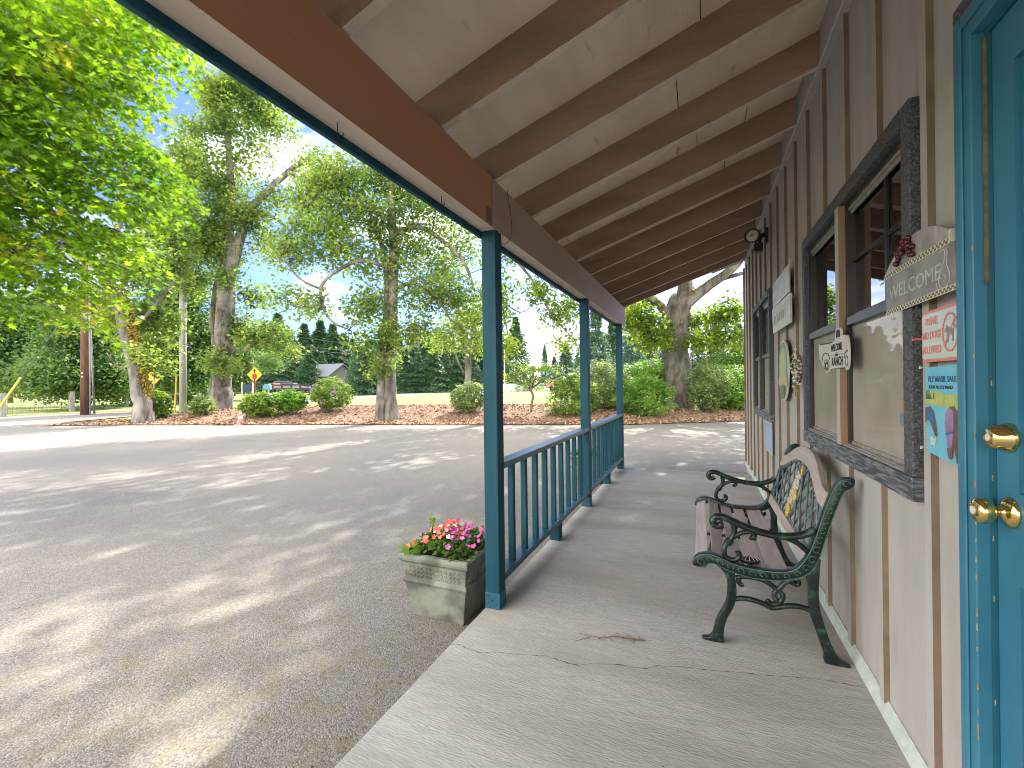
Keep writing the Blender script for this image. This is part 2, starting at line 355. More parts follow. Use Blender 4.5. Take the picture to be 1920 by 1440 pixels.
pa, pb = hit(600, 749.5)[0], hit(862, 733)[0]
worldribbon('side_road', [pa[:2]-(pb-pa)[:2]*.25, pa[:2], pb[:2], pb[:2]+(pb-pa)[:2]*1.2], 2.2, M_ROAD, .03, kind='structure', label='pale road crossing the lawn beyond the planting bed')
b = MB(); P = [(-34.2, 3), (-34, 12), (-31.3, 15.7), (-29, 16.3), (-31.5, 17.4), (-35.5, 15), (-36.5, 8), (-36.5, 3)]
b.add([(x, y, -.135) for x, y in P], [tuple(range(len(P)))]); tag(b.build('dirt_verge', M_DIRT), kind='structure', label='brown dirt verge between the road and the grass')
def twotone(o, m2, axis, sign):                         # second coat on faces turned one way; on battens and mullion, partly painted light
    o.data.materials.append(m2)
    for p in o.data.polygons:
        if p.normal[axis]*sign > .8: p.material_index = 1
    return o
# ---------------------------------------------------------------- building
XW = .642; YE = 7.52
bld = empty('ranch_building', (XW, 2, 0), label='taupe board and batten building with a blue door and black trimmed windows', cat='building')
W1 = (1.737, 3.285, .87, 2.12); W2 = (4.73, 6.10, .86, 2.12); DO = (.45, 1.40, 0, 2.12)
b = MB(); zt = 3.3; ys = sorted({-5, DO[0], DO[1], W1[0]+.04, W1[1]-.04, W2[0]+.04, W2[1]-.04, YE-.001})
ops = [(DO[0], DO[1], -.1, 2.10), (W1[0]+.04, W1[1]-.04, W1[2]+.04, W1[3]-.04), (W2[0]+.04, W2[1]-.04, W2[2]+.04, W2[3]-.04)]
for a, c in zip(ys[:-1], ys[1:]):
    o_ = [q for q in ops if abs(q[0]-a) < 1e-6]
    if o_: b.box(XW, XW+.12, a, c, -.1, o_[0][2]) if o_[0][2] > 0 else None; b.box(XW, XW+.12, a, c, o_[0][3], zt)
    else: b.box(XW, XW+.12, a, c, -.16, zt)
b.box(XW+.12, 8.5, YE-.12, YE-.001, -.16, zt); b.box(XW+.12, 8.5, -5, -4.88, -.16, zt); b.box(8.38, 8.5, -4.88, YE-.12, -.16, zt)
b.build('wall', M_SIDING, bld)
b = MB(); b.box(XW+.13, 8.3, -4.8, YE-.13, .0, .02); b.box(XW+.13, 8.3, -4.8, YE-.13, 2.45, 2.47); b.box(3.4, 3.5, -4.8, YE-.13, .02, 2.45)
b.box(XW+.13, 3.4, 1.55, 1.6, .02, 2.45)
b.build('interior', mat('interior paint', (.34, .31, .27), .8), bld)
# roof of the main building, rising from the porch ledger
b = MB(); yo0, yo1 = -5.3, YE+.45
b.prism([(.2, 3.02), (4.6, 4.45), (9.0, 3.02), (9.0, 3.14), (4.6, 4.60), (.2, 3.16)], yo0, yo1, 'y')
b.build('roof', mat('grey shingles', (.12, .115, .11), .9, (.18, .17, .16), 14, .5, 20), bld)
b = MB()
for y in (YE-.02, ): b.prism([(XW+.1, 3.2), (8.4, 3.2), (4.6, 4.45)], y-.1, y, 'y')
b.build('gable', M_SIDING, bld)
bat = [1.675+.3885*k for k in range(-3, 15)]
for k, y in enumerate(bat):
    y1 = y+.042; segs = [(.035, 2.93)]
    for (a, c, z0, z1) in (W1, W2):
        if y1 > a-.003 and y < c: segs = [(.035, z0-.002), (z1+.002, 2.93)]
    if y < 1.5 and y1 > .35: segs = [(2.2, 2.93)]
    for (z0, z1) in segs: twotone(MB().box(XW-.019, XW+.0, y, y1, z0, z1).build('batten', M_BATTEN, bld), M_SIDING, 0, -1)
MB().box(XW-.022, XW, YE-.05, YE+.0, .02, 2.95).build('corner_board', M_BATTEN, bld)
MB().prism([(XW-.001, .045), (XW-.006, .045), (XW-.032, .006), (XW-.032, .001), (XW-.001, .001)], -2, 6.7, 'y').build('base_flashing', M_FLASH, bld)
MB().box(XW-.02, XW, 6.7, YE, -.02, .05).build('base_flashing', M_FLASH, bld)
# windows
def glassmat(name, tint, refl, veil=0, vc=(.3, .29, .26)):
    m = bpy.data.materials.new(name); m.use_nodes = True; n = m.node_tree; n.nodes.clear(); o = n.nodes.new('ShaderNodeOutputMaterial')
    t = n.nodes.new('ShaderNodeBsdfTransparent'); t.inputs[0].default_value = (*tint, 1); g = n.nodes.new('ShaderNodeBsdfGlossy'); g.inputs['Roughness'].default_value = .015
    f = n.nodes.new('ShaderNodeFresnel'); f.inputs[0].default_value = refl; x = n.nodes.new('ShaderNodeMixShader')
    n.links.new(f.outputs[0], x.inputs[0]); n.links.new(t.outputs[0], x.inputs[1]); n.links.new(g.outputs[0], x.inputs[2]); last = x.outputs[0]
    if veil:
        d = n.nodes.new('ShaderNodeBsdfDiffuse'); d.inputs[0].default_value = (*vc, 1); x2 = n.nodes.new('ShaderNodeMixShader')
        tcn = n.nodes.new('ShaderNodeTexCoord'); q = n.nodes.new('ShaderNodeTexNoise'); q.inputs['Scale'].default_value = 3; n.links.new(tcn.outputs['Object'], q.inputs[0])
        mr = n.nodes.new('ShaderNodeMapRange'); mr.inputs[1].default_value = .3; mr.inputs[2].default_value = .7; mr.inputs[3].default_value = veil-.12; mr.inputs[4].default_value = veil+.12
        n.links.new(q.outputs[0], mr.inputs[0]); n.links.new(mr.outputs[0], x2.inputs[0]); n.links.new(last, x2.inputs[1]); n.links.new(d.outputs[0], x2.inputs[2]); last = x2.outputs[0]
    n.links.new(last, o.inputs[0]); return m
M_MULL = mat('bare orange shaded mullion side', (.30, .17, .09), .7, (.24, .18, .12), 5)  # older uncoated side; its tone also carries shade from the side-on light
M_GLASS = glassmat('window glass', (.9, .92, .92), 6.0)
M_SCREEN = glassmat('insect screen', (.85, .85, .82), 1.5, .60, (.44, .415, .36))
M_TEX = glassmat('frosted pane', (.5, .55, .6), 1.6, .45, (.22, .26, .30))
M_CURT = mat('curtain', (.42, .40, .36), .9, (.30, .28, .25), 20, stretch=(1, 6, .1))
def window(y0, y1, z0, z1, mull, meet, muntin, far):
    win = empty('window', (XW, (y0+y1)/2, z0)); setp(win, bld); win.location = (XW, (y0+y1)/2, z0)
    win.matrix_parent_inverse = wm(bld).inverted()
    win['label'] = 'paired sash window behind the bench, with rough black trim' if not far else 'smaller paired sash window farther along the wall'
    xo = .603; c = .064
    MB().box(xo, XW, y0, y0+c, z0+.075, z1).build('casing', M_TRIM, win, .003); MB().box(xo, XW, y1-c*.8, y1, z0+.075, z1).build('casing', M_TRIM, win, .003)
    b = MB(); b.box(xo-.002, XW, y0+c, y1-c*.8, z1-.058, z1+.001); b.build('casing', M_TRIM, win, .003)
    MB().box(xo-.003, XW, y0-.001, y1, z0, z0+.074).build('sill_board', M_TRIMW, win, .003)
    a0, a1, b0, b1 = y0+c, y1-c*.8, z0+.075, z1-.058
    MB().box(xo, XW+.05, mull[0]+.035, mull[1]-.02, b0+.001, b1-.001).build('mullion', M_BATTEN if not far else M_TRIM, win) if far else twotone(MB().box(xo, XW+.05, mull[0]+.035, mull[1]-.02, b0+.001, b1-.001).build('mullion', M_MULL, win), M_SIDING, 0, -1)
    for (p, q) in ((a0, mull[0]+.035), (mull[1]-.02, a1)):
        f = MB(); t = .022
        f.box(XW-.012, XW+.06, p+.001, p+t, b0+.001, b1-.001); f.box(XW-.012, XW+.06, q-t, q-.001, b0+.001, b1-.001)
        f.box(XW-.012, XW+.06, p+t, q-t, b1-t, b1-.001); f.box(XW-.022, XW+.06, p+t, q-t, meet-.018, meet+.018)
        f.box(XW-.006, XW+.06, p+t, q-t, meet+.018, meet+.03)
        f.build('sash_frame', M_FRAME, win, .001)
        f = MB(); f.box(XW-.02, XW+.06, p+t, q-t, b0+.001, b0+.012); f.box(XW-.002, XW+.06, p+t, q-t, b0+.012, b0+.026); f.box(XW-.03, XW-.02, p+.01, q-.01, b0+.0, b0+.008); f.build('sill_track', M_TRACK, win)
        f = MB(); f.box(XW-.004, XW+.002, p+t, q-t, b1-t-.014, b1-t-.001); f.box(XW+.004, XW+.01, p+t, q-t, b1-t-.03, b1-t-.001); f.build('head_track', M_TRACK, win)
        MB().box(XW+.022, XW+.026, p+t, q-t, meet+.018, b1-t).build('pane', M_TEX if far else M_GLASS, win)
        MB().box(XW+.034, XW+.038, p+t, q-t, b0+.026, meet-.018).build('pane', M_GLASS, win)
        MB().box(XW+.004, XW+.006, p+t+.004, q-t-.004, b0+.026, meet-.018).build('screen', M_SCREEN, win)
        if muntin and p < 2:
            f = MB(); f.box(XW+.012, XW+.021, 2.085, 2.103, meet+.018, b1-t); f.box(XW+.012, XW+.0205, p+t, 2.084, 1.79, 1.808); f.box(XW+.012, XW+.0205, 2.104, q-t, 1.79, 1.808); f.build('muntin', M_FRAME, win)
    # curtains inside
    f = MB()
    for k in range(26):
        yy = a0+(a1-a0)*(k+.5)/26
        if k % 9 in (3, 4, 5) and not far: continue
        f.box(XW+.10+.01*(k % 2), XW+.103+.01*(k % 2), yy-.026, yy+.02, meet+.05 if not far else b0, b1)
    f.build('blind', M_CURT, win)
    return win
window(*W1, (2.46, 2.57), 1.515, True, False)
window(*W2, (5.42, 5.52), 1.503, False, True)
wp0 = lambda nm, y0, y1, z0, z1, m: MB().box(XW+.0025, XW+.0035, y0, y1, z0, z1).build(nm, m, [o for o in bld.children if o.name == 'window'][0])
wp0('sticker', 1.905, 1.955, 1.135, 1.180, mat('orange sticker', (.42, .22, .10), .5, (.30, .24, .16), 60)); wp0('sticker', 1.905, 1.955, 1.085, 1.128, mat('blue sticker', (.10, .17, .24), .5, (.2, .24, .26), 60))
# door
dr = empty('door', (XW, 1.0, 0)); dr.parent = bld; dr.matrix_parent_inverse = wm(bld).inverted(); dr['label'] = 'bright blue panelled door with brass knob'
MB().box(.617, XW, 1.447, 1.512, .0, 2.20).build('side_trim', M_TRIM, dr, .002)
b = MB(); b.box(.596, XW+.02, 1.386, 1.446, .0, 2.12); b.box(.590, .596, 1.415, 1.446, .0, 2.125); b.box(.596, XW+.02, .38, 1.386, 2.062, 2.122); b.box(.590, .596, .38, 1.414, 2.094, 2.126); b.build('door_casing', M_DOOR, dr, .003)
b = MB(); b.box(.6215, .66, 1.372, 1.3855, .0, 2.0615); b.box(.6215, .66, .45, 1.372, 2.05, 2.0615); b.build('door_jamb', M_DOORD, dr)
MB().box(.616, .6215, 1.377, 1.3825, 1.47, 2.045).build('weatherstrip', mat('brass weatherstrip', (.10, .085, .035), .6, (.2, .15, .06), 40), dr)
b = MB(); XD = .628; y0, y1 = .46, 1.370
st = .075
b.box(XD, XD+.04, y1-st, y1, .02, 2.048); b.box(XD, XD+.04, y0, y0+st, .02, 2.048)
for z0, z1 in ((.02, .25), (.80, 1.0), (1.935, 2.048)): b.box(XD, XD+.04, y0+st, y1-st, z0, z1)
b.box(XD, XD+.04, .885, .945, .25, .80); b.box(XD, XD+.04, .885, .945, 1.0, 1.935)
for (ya, yb) in ((y0+st, .885), (.945, y1-st)):
    for (za, zb) in ((.25, .80), (1.0, 1.935)):
        b.box(XD+.012, XD+.03, ya, yb, za, zb)
        q = .035; b.add([(XD+.012, ya+.012, za+.012), (XD+.012, yb-.012, za+.012), (XD+.012, yb-.012, zb-.012), (XD+.012, ya+.012, zb-.012), (XD+.002, ya+q, za+q), (XD+.002, yb-q, za+q), (XD+.002, yb-q, zb-q), (XD+.002, ya+q, zb-q)], [(4, 5, 6, 7), (0, 1, 5, 4), (1, 2, 6, 5), (2, 3, 7, 6), (3, 0, 4, 7)])
b.build('door_leaf', M_DOOR, dr)
kn = MB(); kc = (XD, 1.322, .953)
kn.lathe([(.034, 0), (.034, .003), (.030, .008), (.020, .014), (.013, .016), (.012, .028), (.020, .031), (.027, .038), (.029, .048), (.026, .058), (.018, .063), (.011, .0635)], kc, (-1, 0, 0), 28)
k_ = kn.build('door_knob', M_BRASS, dr, smooth=True)
MB().lathe([(.009, 0), (.009, .002)], (XD-.0635, 1.322, .953), (-1, 0, 0), 16).build('keyway', M_WHITE, k_)
kn = MB(); kn.lathe([(.033, 0), (.033, .003), (.030, .012), (.024, .032), (.020, .036), (.019, .037)], (XD, 1.322, 1.118), (-1, 0, 0), 28)
k_ = kn.build('deadbolt', M_BRASS, dr, smooth=True)
MB().lathe([(.008, 0), (.008, .0015)], (XD-.037, 1.322, 1.118), (-1, 0, 0), 16).build('keyway', M_WHITE, k_)
b = MB()
for z in [.40, .43, .46, .52, .60, .66, .70, .78, .83, .86, .90, .93, 1.0, 1.12, 1.3, 1.55]:
    zz = z+random.uniform(-.01, .01); hh = random.uniform(.003, .011); b.box(.5955, .598, 1.3853, 1.3868, zz-hh, zz+hh)
for z in [.5, .74, .88, 1.02, 1.24]: b.box(.6205, .6220, 1.3718, 1.3735, z-.008, z+.005)
b.build('paint_chips', M_CHIP, dr)
# ---------------------------------------------------------------- porch
SL = .33; XB0, XB1 = -1.118, -1.031                      # slope, beam faces
def roofz(x): return 2.392+(x-XB1)*SL                   # underside of rafters
RD = .185
slab = MB(); slab.prism([(-1.125, -.2), (XW+.1, -.2), (XW+.1, 0), (-1.117, 0), (-1.125, -.01)], -4.5, 6.655, 'y')
tag(slab.build('porch_slab', M_CONC), kind='structure', label='pale broom finished concrete porch slab')
def crack(pp, r0=.0012, r1=.005):
    b = MB(); V = []
    for i, (x, y) in enumerate(pp):
        wv = random.choice([r0, r0*1.5, r1, r0]); V += [(x, y-wv/2, .0012), (x, y+wv/2, .0012)]
    b.v = V; b.f = [(2*i, 2*i+2, 2*i+3, 2*i+1) for i in range(len(pp)-1)]; return b
def slabpt(x, y, z=0): v = ray(x, y); t = (z-H)/v[2]; return (v[0]*t, v[1]*t)
kp = [(842, 1208), (852, 1208), (868, 1211), (884, 1220), (900, 1223), (915, 1224), (940, 1223), (965, 1226), (990, 1228), (1012, 1229), (1030, 1231), (1060, 1242), (1085, 1248), (1112, 1244), (1145, 1245), (1180, 1249), (1210, 1254), (1230, 1249), (1262, 1249), (1300, 1252), (1335, 1257), (1370, 1259), (1420, 1264), (1470, 1268), (1510, 1271), (1560, 1277), (1600, 1285), (1655, 1297)]
q = [slabpt(*p) for p in kp]; qq = []
for a, c in zip(q[:-1], q[1:]):
    for t in np.linspace(0, 1, 6)[:-1]: qq.append((a[0]*(1-t)+c[0]*t+random.uniform(-.001, .001), a[1]*(1-t)+c[1]*t+random.uniform(-.004, .004)))
tag(crack(qq).build('crack', M_CRACK), kind='structure', label='thin dark crack running across the concrete slab')
pr = empty('porch_roof', (0, 3, 2.4), label='lean-to porch roof with exposed brown rafters, heavy edge beam and blue fascia', cat='porch roof')
YR0, YR1 = -3.2, 6.84
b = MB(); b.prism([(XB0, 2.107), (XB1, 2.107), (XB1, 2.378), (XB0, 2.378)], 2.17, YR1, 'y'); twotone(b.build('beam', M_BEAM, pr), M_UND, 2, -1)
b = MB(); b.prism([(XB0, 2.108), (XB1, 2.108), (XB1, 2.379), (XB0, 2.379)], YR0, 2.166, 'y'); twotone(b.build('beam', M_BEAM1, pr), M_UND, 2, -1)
b = MB(); b.box(XB1, XB1+.002, 2.10, 2.17, 2.112, 2.20); b.box(XB1+.001, XB1+.0022, 2.168, 2.171, 2.20, 2.375); b.build('beam_joint', mat('old joint filler', (.20, .12, .085), .8), pr)
ry = [1.708-.587*k for k in range(1, 8)][::-1]+[1.708, 2.263, 2.853, 3.431, 4.025, 4.607, 5.162, 5.758, 6.381, 6.83]
for y in ry:
    b = MB(); x0, x1 = -1.36, .604
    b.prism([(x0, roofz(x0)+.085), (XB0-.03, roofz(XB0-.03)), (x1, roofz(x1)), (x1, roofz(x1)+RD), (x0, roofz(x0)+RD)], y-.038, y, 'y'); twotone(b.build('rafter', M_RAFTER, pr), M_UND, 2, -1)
    MB().box(XB0+.002, XB1-.004, y-.037, y-.001, 2.3795, roofz(XB0)-.001).build('rafter_block', M_RAFTER, pr) if roofz(XB0)-2.381 > .002 else None
b = MB(); b.prism([(-1.40, roofz(-1.40)+RD+.001), (.63, roofz(.63)+RD+.001), (.63, roofz(.63)+RD+.016), (-1.40, roofz(-1.40)+RD+.016)], YR0, 6.9, 'y'); b.build('sheathing', M_CEIL, pr)
b = MB(); b.prism([(-1.44, roofz(-1.44)+RD+.018), (.63, roofz(.63)+RD+.018), (.63, roofz(.63)+RD+.03), (-1.44, roofz(-1.44)+RD+.03)], YR0, 6.93, 'y'); b.build('roofing', MATS['grey shingles'], pr)
b = MB(); b.prism([(.605, roofz(.604)-.008), (XW-.001, roofz(.604)-.008), (XW-.001, 3.3), (.605, 3.3)], YR0, 6.84, 'y'); b.build('ledger', M_SIDING, pr)
MB().box(.600, .605, YR0, 6.83, roofz(.604)-.014, roofz(.604)-.002).build('ledger_bead', M_FLASH, pr)
b = MB(); b.box(-1.142, XB0-.002, YR0, YR1+.01, 2.078, 2.40); b.build('fascia', M_BLUE, pr, .004)
b = MB(); b.box(-1.44, -1.405, YR0, 6.93, 2.30, 2.47); b.build('eave_board', M_BLUE, pr)
# end soffit: last rafter flush with roof end; seams and hooks
for (x, y0_, y1_) in ((.02, 1.72, 2.22), (-.1, 2.31, 2.81), (.30, 2.9, 3.39), (.0, 2.9, 3.39), (.2, 3.5, 3.98)):
    MB().box(x, x+.004, y0_, y1_, roofz(x)+RD-.002, roofz(x)+RD+.0005).build('seam', M_CRACK, pr)
for (hx, hy, big) in ((-1.075, 1.10, 1), (-1.07, 1.72, 1), (-1.07, 3.6, 0), (-1.07, 5.3, 0)):
    pts = [(hx, hy, 2.108), (hx, hy, 2.095)]+[(hx, hy+.013-.013*math.cos(a), 2.085-.013*math.sin(a)) for a in np.linspace(0, PI*1.1, 8)]
    MB().tube(pts, .0016, 6).build('cup_hook', M_CRACK, pr)
pts = [(XB1+.006, 2.36, 2.41), (XB1+.010, 2.38, 2.33), (XB1+.014, 2.42, 2.20), (XB1+.01, 2.41, 2.10), (XB1-.015, 2.34, 2.062), (XB1-.035, 2.27, 2.08)]
pp = []
for a, c in zip(pts[:-1], pts[1:]):
    for t in np.linspace(0, 1, 5)[:-1]: pp.append(np.array(a)*(1-t)+np.array(c)*t)
pp.append(np.array(pts[-1])); pp = [sum(pp[max(0, i-2):i+3])/len(pp[max(0, i-2):i+3]) for i in range(len(pp))]
MB().tube(pp, .0022, 6).build('loose_wire', mat('red brown cable', (.18, .05, .03), .6), pr)
# posts
for i, (y, lab) in enumerate(((2.206, 'nearest blue square porch post, beside the flower planter'), (4.385, 'middle blue porch post where the two railings meet'), (6.49, 'farthest blue porch post at the end of the slab'))):
    o = empty('porch_post', (-1.074, y+.042, 0), label=lab, cat='post', group='blue posts carrying the porch beam')
    MB().box(-1.117, -1.031, y, y+.085, .022, 2.106).build('shaft', M_BLUE, o, .004)
    b = MB(); b.box(-1.119, -1.029, y-.002, y+.087, .001, .088)
    b.build('post_base', mat('painted steel post base', (.007, .075, .115), .45, (.012, .10, .145), 30), o, .002)
    b = MB()
    for (dx, dz) in ((.018, .028), (.018, .066), (.043, .045), (.068, .028), (.068, .066), (.03, .016), (.056, .016)): b.lathe([(.0028 if dx != .043 else .006, 0), (.002, .0015)], (-1.117+dx, y-.0022, dz), (0, -1, 0), 8)
    b.build('screw', M_CRACK, o)
def railing(y0, y1, bal, blocks, lab):
    o = empty('porch_railing', (-1.074, (y0+y1)/2, .13), label=lab, cat='railing', group='blue railings between the porch posts')
    MB().box(-1.119, -1.031, y0, y1, .767, .802).build('top_rail', M_RAILT, o, .004)
    MB().box(-1.117, -1.033, y0, y1, .13, .166).build('bottom_rail', M_RAILT, o, .004)
    for y in bal: MB().box(-1.096, -1.060, y, y+.036, .1665, .7665).build('baluster', M_BLUE, o, .002)
    for y in blocks: MB().box(-1.116, -1.036, y, y+.085, .001, .1295).build('support_block', M_BLUE, o, .003)
    return o
M_RAILT = mat('worn blue rail paint', (.012, .06, .085), .36, (.035, .10, .13), 7, .15, 60, stretch=(1, .1, 1), bdist=.002, spec=.6)
railing(2.292, 4.384, [2.483+.2110*k for k in range(9)], (3.35,), 'nearer blue railing with square balusters, beside the near planter')
railing(4.471, 6.489, [4.59+.2110*k for k in range(9)], (5.46,), 'farther blue railing between the middle and far posts')
# ---------------------------------------------------------------- bench
def smooth(P, n=4, closed=False):
    P = [np.array(p, float) for p in P]; Q = []; m = len(P)
    rngs = range(m) if closed else range(m-1)
    for i in rngs:
        p0 = P[(i-1) % m] if closed or i > 0 else P[0]; p1 = P[i]; p2 = P[(i+1) % m]; p3 = P[(i+2) % m] if closed or i+2 < m else P[-1]
        for t in np.linspace(0, 1, n, endpoint=False): Q.append(.5*((2*p1)+(-p0+p2)*t+(2*p0-5*p1+4*p2-p3)*t*t+(-p0+3*p1-3*p2+p3)*t**3))
    if not closed: Q.append(P[-1])
    return Q
bench = empty('park_bench', (.25, 2.9, 0), label='park bench with green cast iron arms and faded pinkish slats against the wall', cat='bench')
seat_top = [(-.043, .369), (-.03, .397), (-.006, .415), (.026, .422), (.061, .418), (.103, .403), (.149, .388), (.201, .379), (.252, .377), (.309, .379), (.352, .386), (.386, .403), (.414, .436), (.435, .475), (.456, .533), (.476, .599), (.497, .673), (.517, .737), (.537, .786), (.557, .813), (.58, .824), (.608, .824)]
seat_bot = [(.611, .815), (.605, .784), (.579, .768), (.559, .733), (.539, .669), (.516, .596), (.492, .506), (.478, .457), (.454, .406), (.42, .373), (.379, .354), (.33, .338), (.273, .333), (.215, .332), (.163, .34), (.103, .356), (.057, .375), (.029, .371), (.017, .352), (-.015, .35), (-.041, .356)]
fleg = [(.057, .375), (.095, .342), (.11, .302), (.109, .242), (.101, .194), (.077, .143), (.057, .096), (.045, .045), (.03, .018), (.002, .012), (.0, .001), (.089, .001), (.091, .026), (.094, .069), (.108, .123), (.135, .179), (.148, .232), (.148, .291), (.141, .346)]
rleg = [(.427, .372), (.437, .323), (.436, .259), (.442, .205), (.458, .152), (.478, .085), (.494, .03), (.497, .001), (.585, .001), (.58, .014), (.549, .03), (.52, .086), (.497, .16), (.481, .228), (.475, .282), (.477, .361), (.484, .457)]
arm = [(.09, .566), (.074, .556), (.058, .560), (.050, .577), (.061, .596), (.086, .602), (.113, .595), (.166, .573), (.232, .552), (.297, .540), (.353, .539), (.409, .551), (.443, .567), (.463, .585)]
armsup = [(.130, .588), (.142, .560), (.143, .530), (.131, .500), (.108, .472), (.098, .440), (.104, .412), (.126, .400), (.150, .405), (.165, .422), (.160, .436), (.148, .434)]
armsc = [(.139, .508), (.160, .526), (.190, .539), (.215, .541), (.228, .528), (.219, .514), (.208, .519)]
armback = [(.34, .536), (.395, .517), (.440, .478)]
strut = [(.135, .214), (.177, .225), (.221, .224), (.265, .214), (.293, .203), (.329, .213), (.364, .224), (.405, .228), (.446, .22)]
x1 = [(.148, .318), (.178, .328), (.23, .330), (.273, .320), (.309, .296), (.338, .270), (.334, .245), (.316, .225), (.29, .222), (.275, .236)]
x2 = [(.386, .347), (.351, .330), (.33, .303), (.306, .272), (.310, .246), (.328, .226)]
def side(yc, near):
    o = empty('end_frame', (.25, yc, 0)); o.parent = bench; o.matrix_parent_inverse = wm(bench).inverted()
    T = .02; rim = smooth(seat_top, 3)+smooth(seat_bot, 3)
    MB().prism([tuple(p) for p in rim], yc-T, yc+T, 'y').build('seat_rail', M_IRON, o, .005, True)
    for nm, pl in (('leg', fleg), ('leg', rleg)):
        MB().prism([tuple(p) for p in smooth(pl, 2)], yc-.016, yc+.016, 'y').build(nm, M_IRON, o, .005, True)
    b = MB(); T3 = lambda pl: [(p[0], yc, p[1]) for p in smooth(pl, 5)]
    p = T3(arm); b.tube(p, [.017 if i < 8 else .0165 for i in range(len(p))], 10, flat=(1, 1.35, 1)); b.build('arm', M_IRON, o, smooth=True)
    b = MB(); b.tube(T3(armsup), .0125, 8); b.tube(T3(armsc), .011, 8); b.tube(T3(armback), .012, 8)
    for z in (.478, .486, .494): 
        b.lathe([(.0185, -.003), (.0185, .003)], (.120+(z-.486)*.7, yc, z), (.55, 0, .83), 12)
    b.build('arm_scroll', M_IRON, o, smooth=True)
    b = MB(); b.tube(T3(strut), .0125, 8); b.tube(T3(x1), .0115, 8); b.tube(T3(x2), .0115, 8); b.tube(T3([(.17, .33), (.158, .305), (.168, .288), (.178, .292)]), .011, 8); b.tube(T3([(.36, .340), (.39, .325), (.402, .332), (.398, .345)]), .0105, 8)
    b.build('stretcher', M_IRON, o, smooth=True)
    # embossed scrolls along the rail and edge beads
    b = MB(); mid = []
    st_, sb_ = smooth(seat_top, 4), smooth(seat_bot, 4)[::-1]
    A = np.array(st_); B_ = np.array(sb_)
    def res(P, n):
        d = np.r_[0, np.cumsum(np.hypot(*np.diff(P, axis=0).T))]; s = np.linspace(0, d[-1], n); return np.stack([np.interp(s, d, P[:, 0]), np.interp(s, d, P[:, 1])], 1), d[-1]
    Ar, la = res(A, 64); Br, lb = res(B_, 64); mid = (Ar+Br)/2; yf = yc-T-.0005 if near else yc+T+.0005
    for k in range(3, 62, 3):
        c = mid[k]; t = mid[min(k+1, 63)]-mid[k-1]; t /= np.hypot(*t); nn = np.array([-t[1], t[0]]); wd = min(np.hypot(*(Ar[k]-Br[k]))*.5, .030)
        pts = []
        for a in np.linspace(-.4, 4.6, 15):
            r = wd*.62*(1-.13*a); q_ = c+t*(math.cos(a)*r)+nn*(math.sin(a)*r); pts.append((q_[0], yf, q_[1]))
        b.tube(pts, .0021, 5)
    for P_, k_ in ((Ar, .12), (Br, .12)):
        pts = [((P_[i]*(1-k_)+mid[i]*k_)[0], yf, (P_[i]*(1-k_)+mid[i]*k_)[1]) for i in range(1, 63)]; b.tube(pts, .0022, 5)
    b.build('relief', M_IRONG, o)
    return o
side(2.335, True); side(3.47, False)
st_ = np.array(smooth(seat_top, 6)); Ys = (2.3555, 3.4495)
for (xa, xb) in ((-.030, .028), (.046, .108), (.126, .188), (.206, .268), (.288, .372)):
    za = np.interp(xa, st_[:60, 0], st_[:60, 1])-.020; zb = np.interp(xb, st_[:60, 0], st_[:60, 1])-.020
    b = MB(); b.prism([(xa, za-.018), (xb, zb-.018), (xb, zb), (xa, za)], Ys[0], Ys[1], 'y'); b.build('slat', M_SLAT, bench, .003)
b = MB(); b.box(.0, .37, 2.895, 2.915, .325, .338); b.build('seat_brace', M_IRON, bench)
# back: local plane (u along Y, v up the back)
B0 = np.array([.432, .425]); B1 = np.array([.540, .800]); bl = np.hypot(*(B1-B0)); bd = (B1-B0)/bl; bn = np.array([-bd[1], bd[0]])
def bk(u, v, off=0): q = B0+bd*v+bn*off; return (q[0], u, q[1])
yc0, yc1 = Ys; Lb = yc1-yc0
def topc(u):                                            # lower edge of the wavy top rail (v)
    s = (u-yc0)/Lb; return .285+.115*(math.cos((s-.5)*2*PI)*.5+.5)**1.1-.02*(math.cos((s-.5)*4*PI)*.5+.5)
def slabstrip(us, lo, hi, t0, t1, name, m, bev=.003):
    V = []; n = len(us)
    for u in us:
        V += [bk(u, lo(u), t0), bk(u, hi(u), t0), bk(u, hi(u), t1), bk(u, lo(u), t1)]
    fs = [(4*i+j, 4*(i+1)+j, 4*(i+1)+(j+1) % 4, 4*i+(j+1) % 4) for i in range(n-1) for j in range(4)]+[(3, 2, 1, 0), (4*n-4, 4*n-3, 4*n-2, 4*n-1)]
    b = MB(); b.add(V, fs); return b.build(name, m, bench, bev)
us = np.linspace(yc0, yc1, 41)
slabstrip(us, topc, lambda u: topc(u)+.072+.012*math.sin((u-yc0)/Lb*PI), -.012, .014, 'top_rail', M_SLAT)
slabstrip(us, lambda u: .0, lambda u: .055, -.012, .012, 'back_rail', M_SLAT)
b = MB()
def bar(u0, v0, u1, v1, off):
    n = 10; P_ = []
    for t in np.linspace(0, 1, n):
        u, v = u0+(u1-u0)*t, v0+(v1-v0)*t
        if yc0 <= u <= yc1 and .055 <= v <= topc(u)+.004: P_.append((u, v))
    return P_
